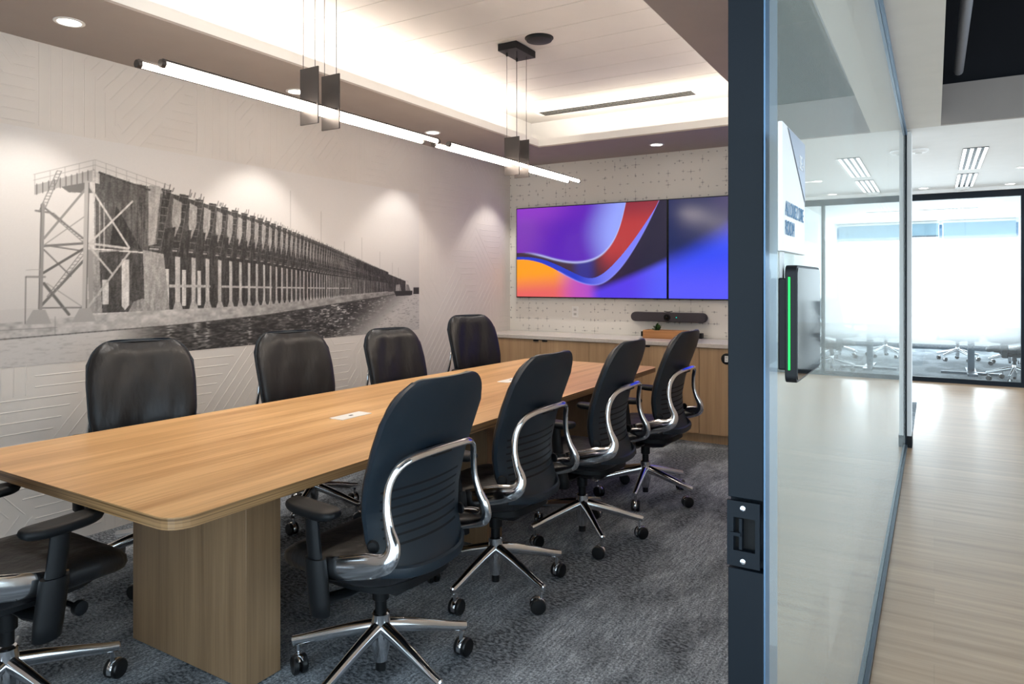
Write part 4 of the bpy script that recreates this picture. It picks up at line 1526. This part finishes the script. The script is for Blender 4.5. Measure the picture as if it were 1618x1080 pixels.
slot_fixture(0.345, 8.06, 9.56, 'white slotted ceiling fixture in the corridor, nearer of the two')
slot_fixture(0.345, 9.96, 11.28, 'white slotted ceiling fixture in the corridor, farther one next to the detector')
GC = 'round downlights in the corridor ceiling'
for (x, y, lab) in ((0.86, 9.72, 'corridor ceiling downlight at the right edge, nearer one'), (0.86, 11.3, 'corridor ceiling downlight at the right edge, farther one'),
                    (-0.12, 11.2, 'corridor ceiling downlight just right of the black glass post')):
    downlight(x, y, 2.72, lab, GC, 14, (0.95, 0.98, 1))
for (x, y, lab) in ((-0.13, 7.9, 'white ceiling detector just right of the black glass post'), (0.335, 11.39, 'white ceiling detector behind the slotted fixtures')):
    t = thing('smoke_detector', lab, 'detector', (x, y, 2.72), 0, 'ceiling detectors in the corridor')
    MB().lathe([(0.0, -0.001), (0.085, -0.001), (0.085, -0.016), (0.062, -0.034), (0.0, -0.036)], 28).build('housing', M['plate'], t)
    MB().lathe([(0.0, -0.034), (0.032, -0.034), (0.028, -0.044), (0.0, -0.046)], 20).build('sensor', M['greyplate'], t)

# ------------------------------------------------------------------ far office behind glass
fw = MB()
FX = [-3.0, -1.25, 0.061, 0.369, 0.955, 2.1, 3.0]
for a, b in zip(FX[:-1], FX[1:]):
    fw.box(a + .002, b - .002, 11.57, 11.582, 0.06, 2.585)
struct('wall_glass_far', fw, M['glass'], 'glass front of the far office across the corridor', 'glass wall', smooth=False)
ff = MB().box(-3.0, 3.0, 11.55, 11.61, 0, 0.065).box(-3.0, 3.0, 11.55, 11.61, 2.582, 2.672).box(1.0, 1.05, 11.55, 11.61, 0.065, 2.582)
struct('trim_4', ff, M['blackmetal'], 'dark frame of the far glass front', 'frame', smooth=False)
struct('ceiling_far_header', MB().box(-4.0, 3.0, 11.5, 11.62, 2.673, 2.80), M['white'], 'white header over the far glass', 'ceiling', smooth=False)
struct('trim_5', MB().box(-3.0, 1.0, 11.584, 11.586, 0.07, 2.58), M['film'], 'frosted gradient film on the far glass', 'glass film', smooth=False)
struct('ceiling_far', MB().box(-4.0, 3.0, 11.62, 17.4, 2.70, 2.78), M['white'], 'white ceiling of the far office', 'ceiling', smooth=False)
struct('wall_far_window', MB().box(-4, 3, 17.2, 17.35, 0, 0.30).box(-4, 3, 17.2, 17.35, 2.62, 2.7).box(1.45, 3, 17.2, 17.35, 0.30, 2.62), M['white'], 'window wall of the far office', 'wall', smooth=False)
struct('wall_far_right', MB().box(1.45, 1.55, 11.62, 17.2, 0, 2.7), M['white'], 'right wall of the far office', 'wall', smooth=False)
struct('baseboard_far', MB().box(-4, 1.45, 17.17, 17.2, 0, 0.10), M['channel'], 'dark baseboard under the far window', 'baseboard', smooth=False)
wf = MB()
for x in (-3.0, -1.4, 0.12, 1.42):
    wf.box(x - .03, x + .03, 17.22, 17.30, 0.30, 2.62)
wf.box(-4, 1.45, 17.22, 17.30, 0.30, 0.35)
struct('window_1', wf, M['silver'], 'bright office window beyond the far glass', 'window', smooth=False)
for (x0, x1, zb, lab) in ((-2.9, 0.08, 2.36, 'pale blue roller blind at the left far window'), (0.16, 1.40, 2.30, 'pale blue roller blind at the right far window')):
    t = thing('roller_blind', lab, 'blind', ((x0 + x1) / 2, 17.12, zb), 0, 'roller blinds of the far office')
    h = (x1 - x0) / 2
    MB().box(-h, h, 0, 0.004, 0.03, 2.665 - zb).build('fabric', plain('blue_grey_blind', srgb(150, 180, 196), 0.8), t)
    MB().box(-h, h, -0.012, 0.016, 0.0, 0.032).build('bottom_bar', M['channel'], t)
    MB().tube([(-h, 0.0, 2.672 - zb), (h, 0.0, 2.672 - zb)], 0.028, 12).build('roller', M['plate'], t)
t = thing('linear_ceiling_light', 'thin lit ceiling strip in the far office', 'ceiling light', (0.2, 14.45, 2.70))
MB().box(-0.45, 0.45, -0.04, 0.04, -0.012, -0.001).build('housing', M['plate'], t)
MB().box(-0.44, 0.44, -0.03, 0.03, -0.015, -0.011).build('diffuser', M['slotlight'], t)
area('window_daylight', (-1.3, 17.42, 1.45), (-pi / 2, 0, 0), 5.4, 2.3, 220, (0.86, 0.95, 1.0))
ft = thing('office_table', 'grey table on dark T-shaped legs in the far office', 'table', (0.45, 13.05, 0))
MB().box(-0.38, 0.75, -0.45, 0.55, 0.705, 0.74).build('tabletop', M['greyplate'], ft, bevel=0.004)
MB().box(-0.0, 0.09, -0.02, 0.07, 0.03, 0.705).build('post', M['channel'], ft)
MB().box(-0.02, 0.11, -0.55, 0.45, 0.0, 0.035).box(-0.36, 0.42, -0.30, -0.22, 0.0, 0.035).build('foot', M['channel'], ft)
GF = 'office chairs in the far office'
for a in ((0.36, 14.9, -90, 15, 0.0, 'chair behind the table in the far office'),
          (0.98, 12.20, 150, 40, 0.0, 'chair in front of the far office table, right of its leg'),
          (1.10, 14.5, 220, 60, 0.0, 'chair behind the right end of the far office table')):
    place(copy_tree(proto), *a, GF)
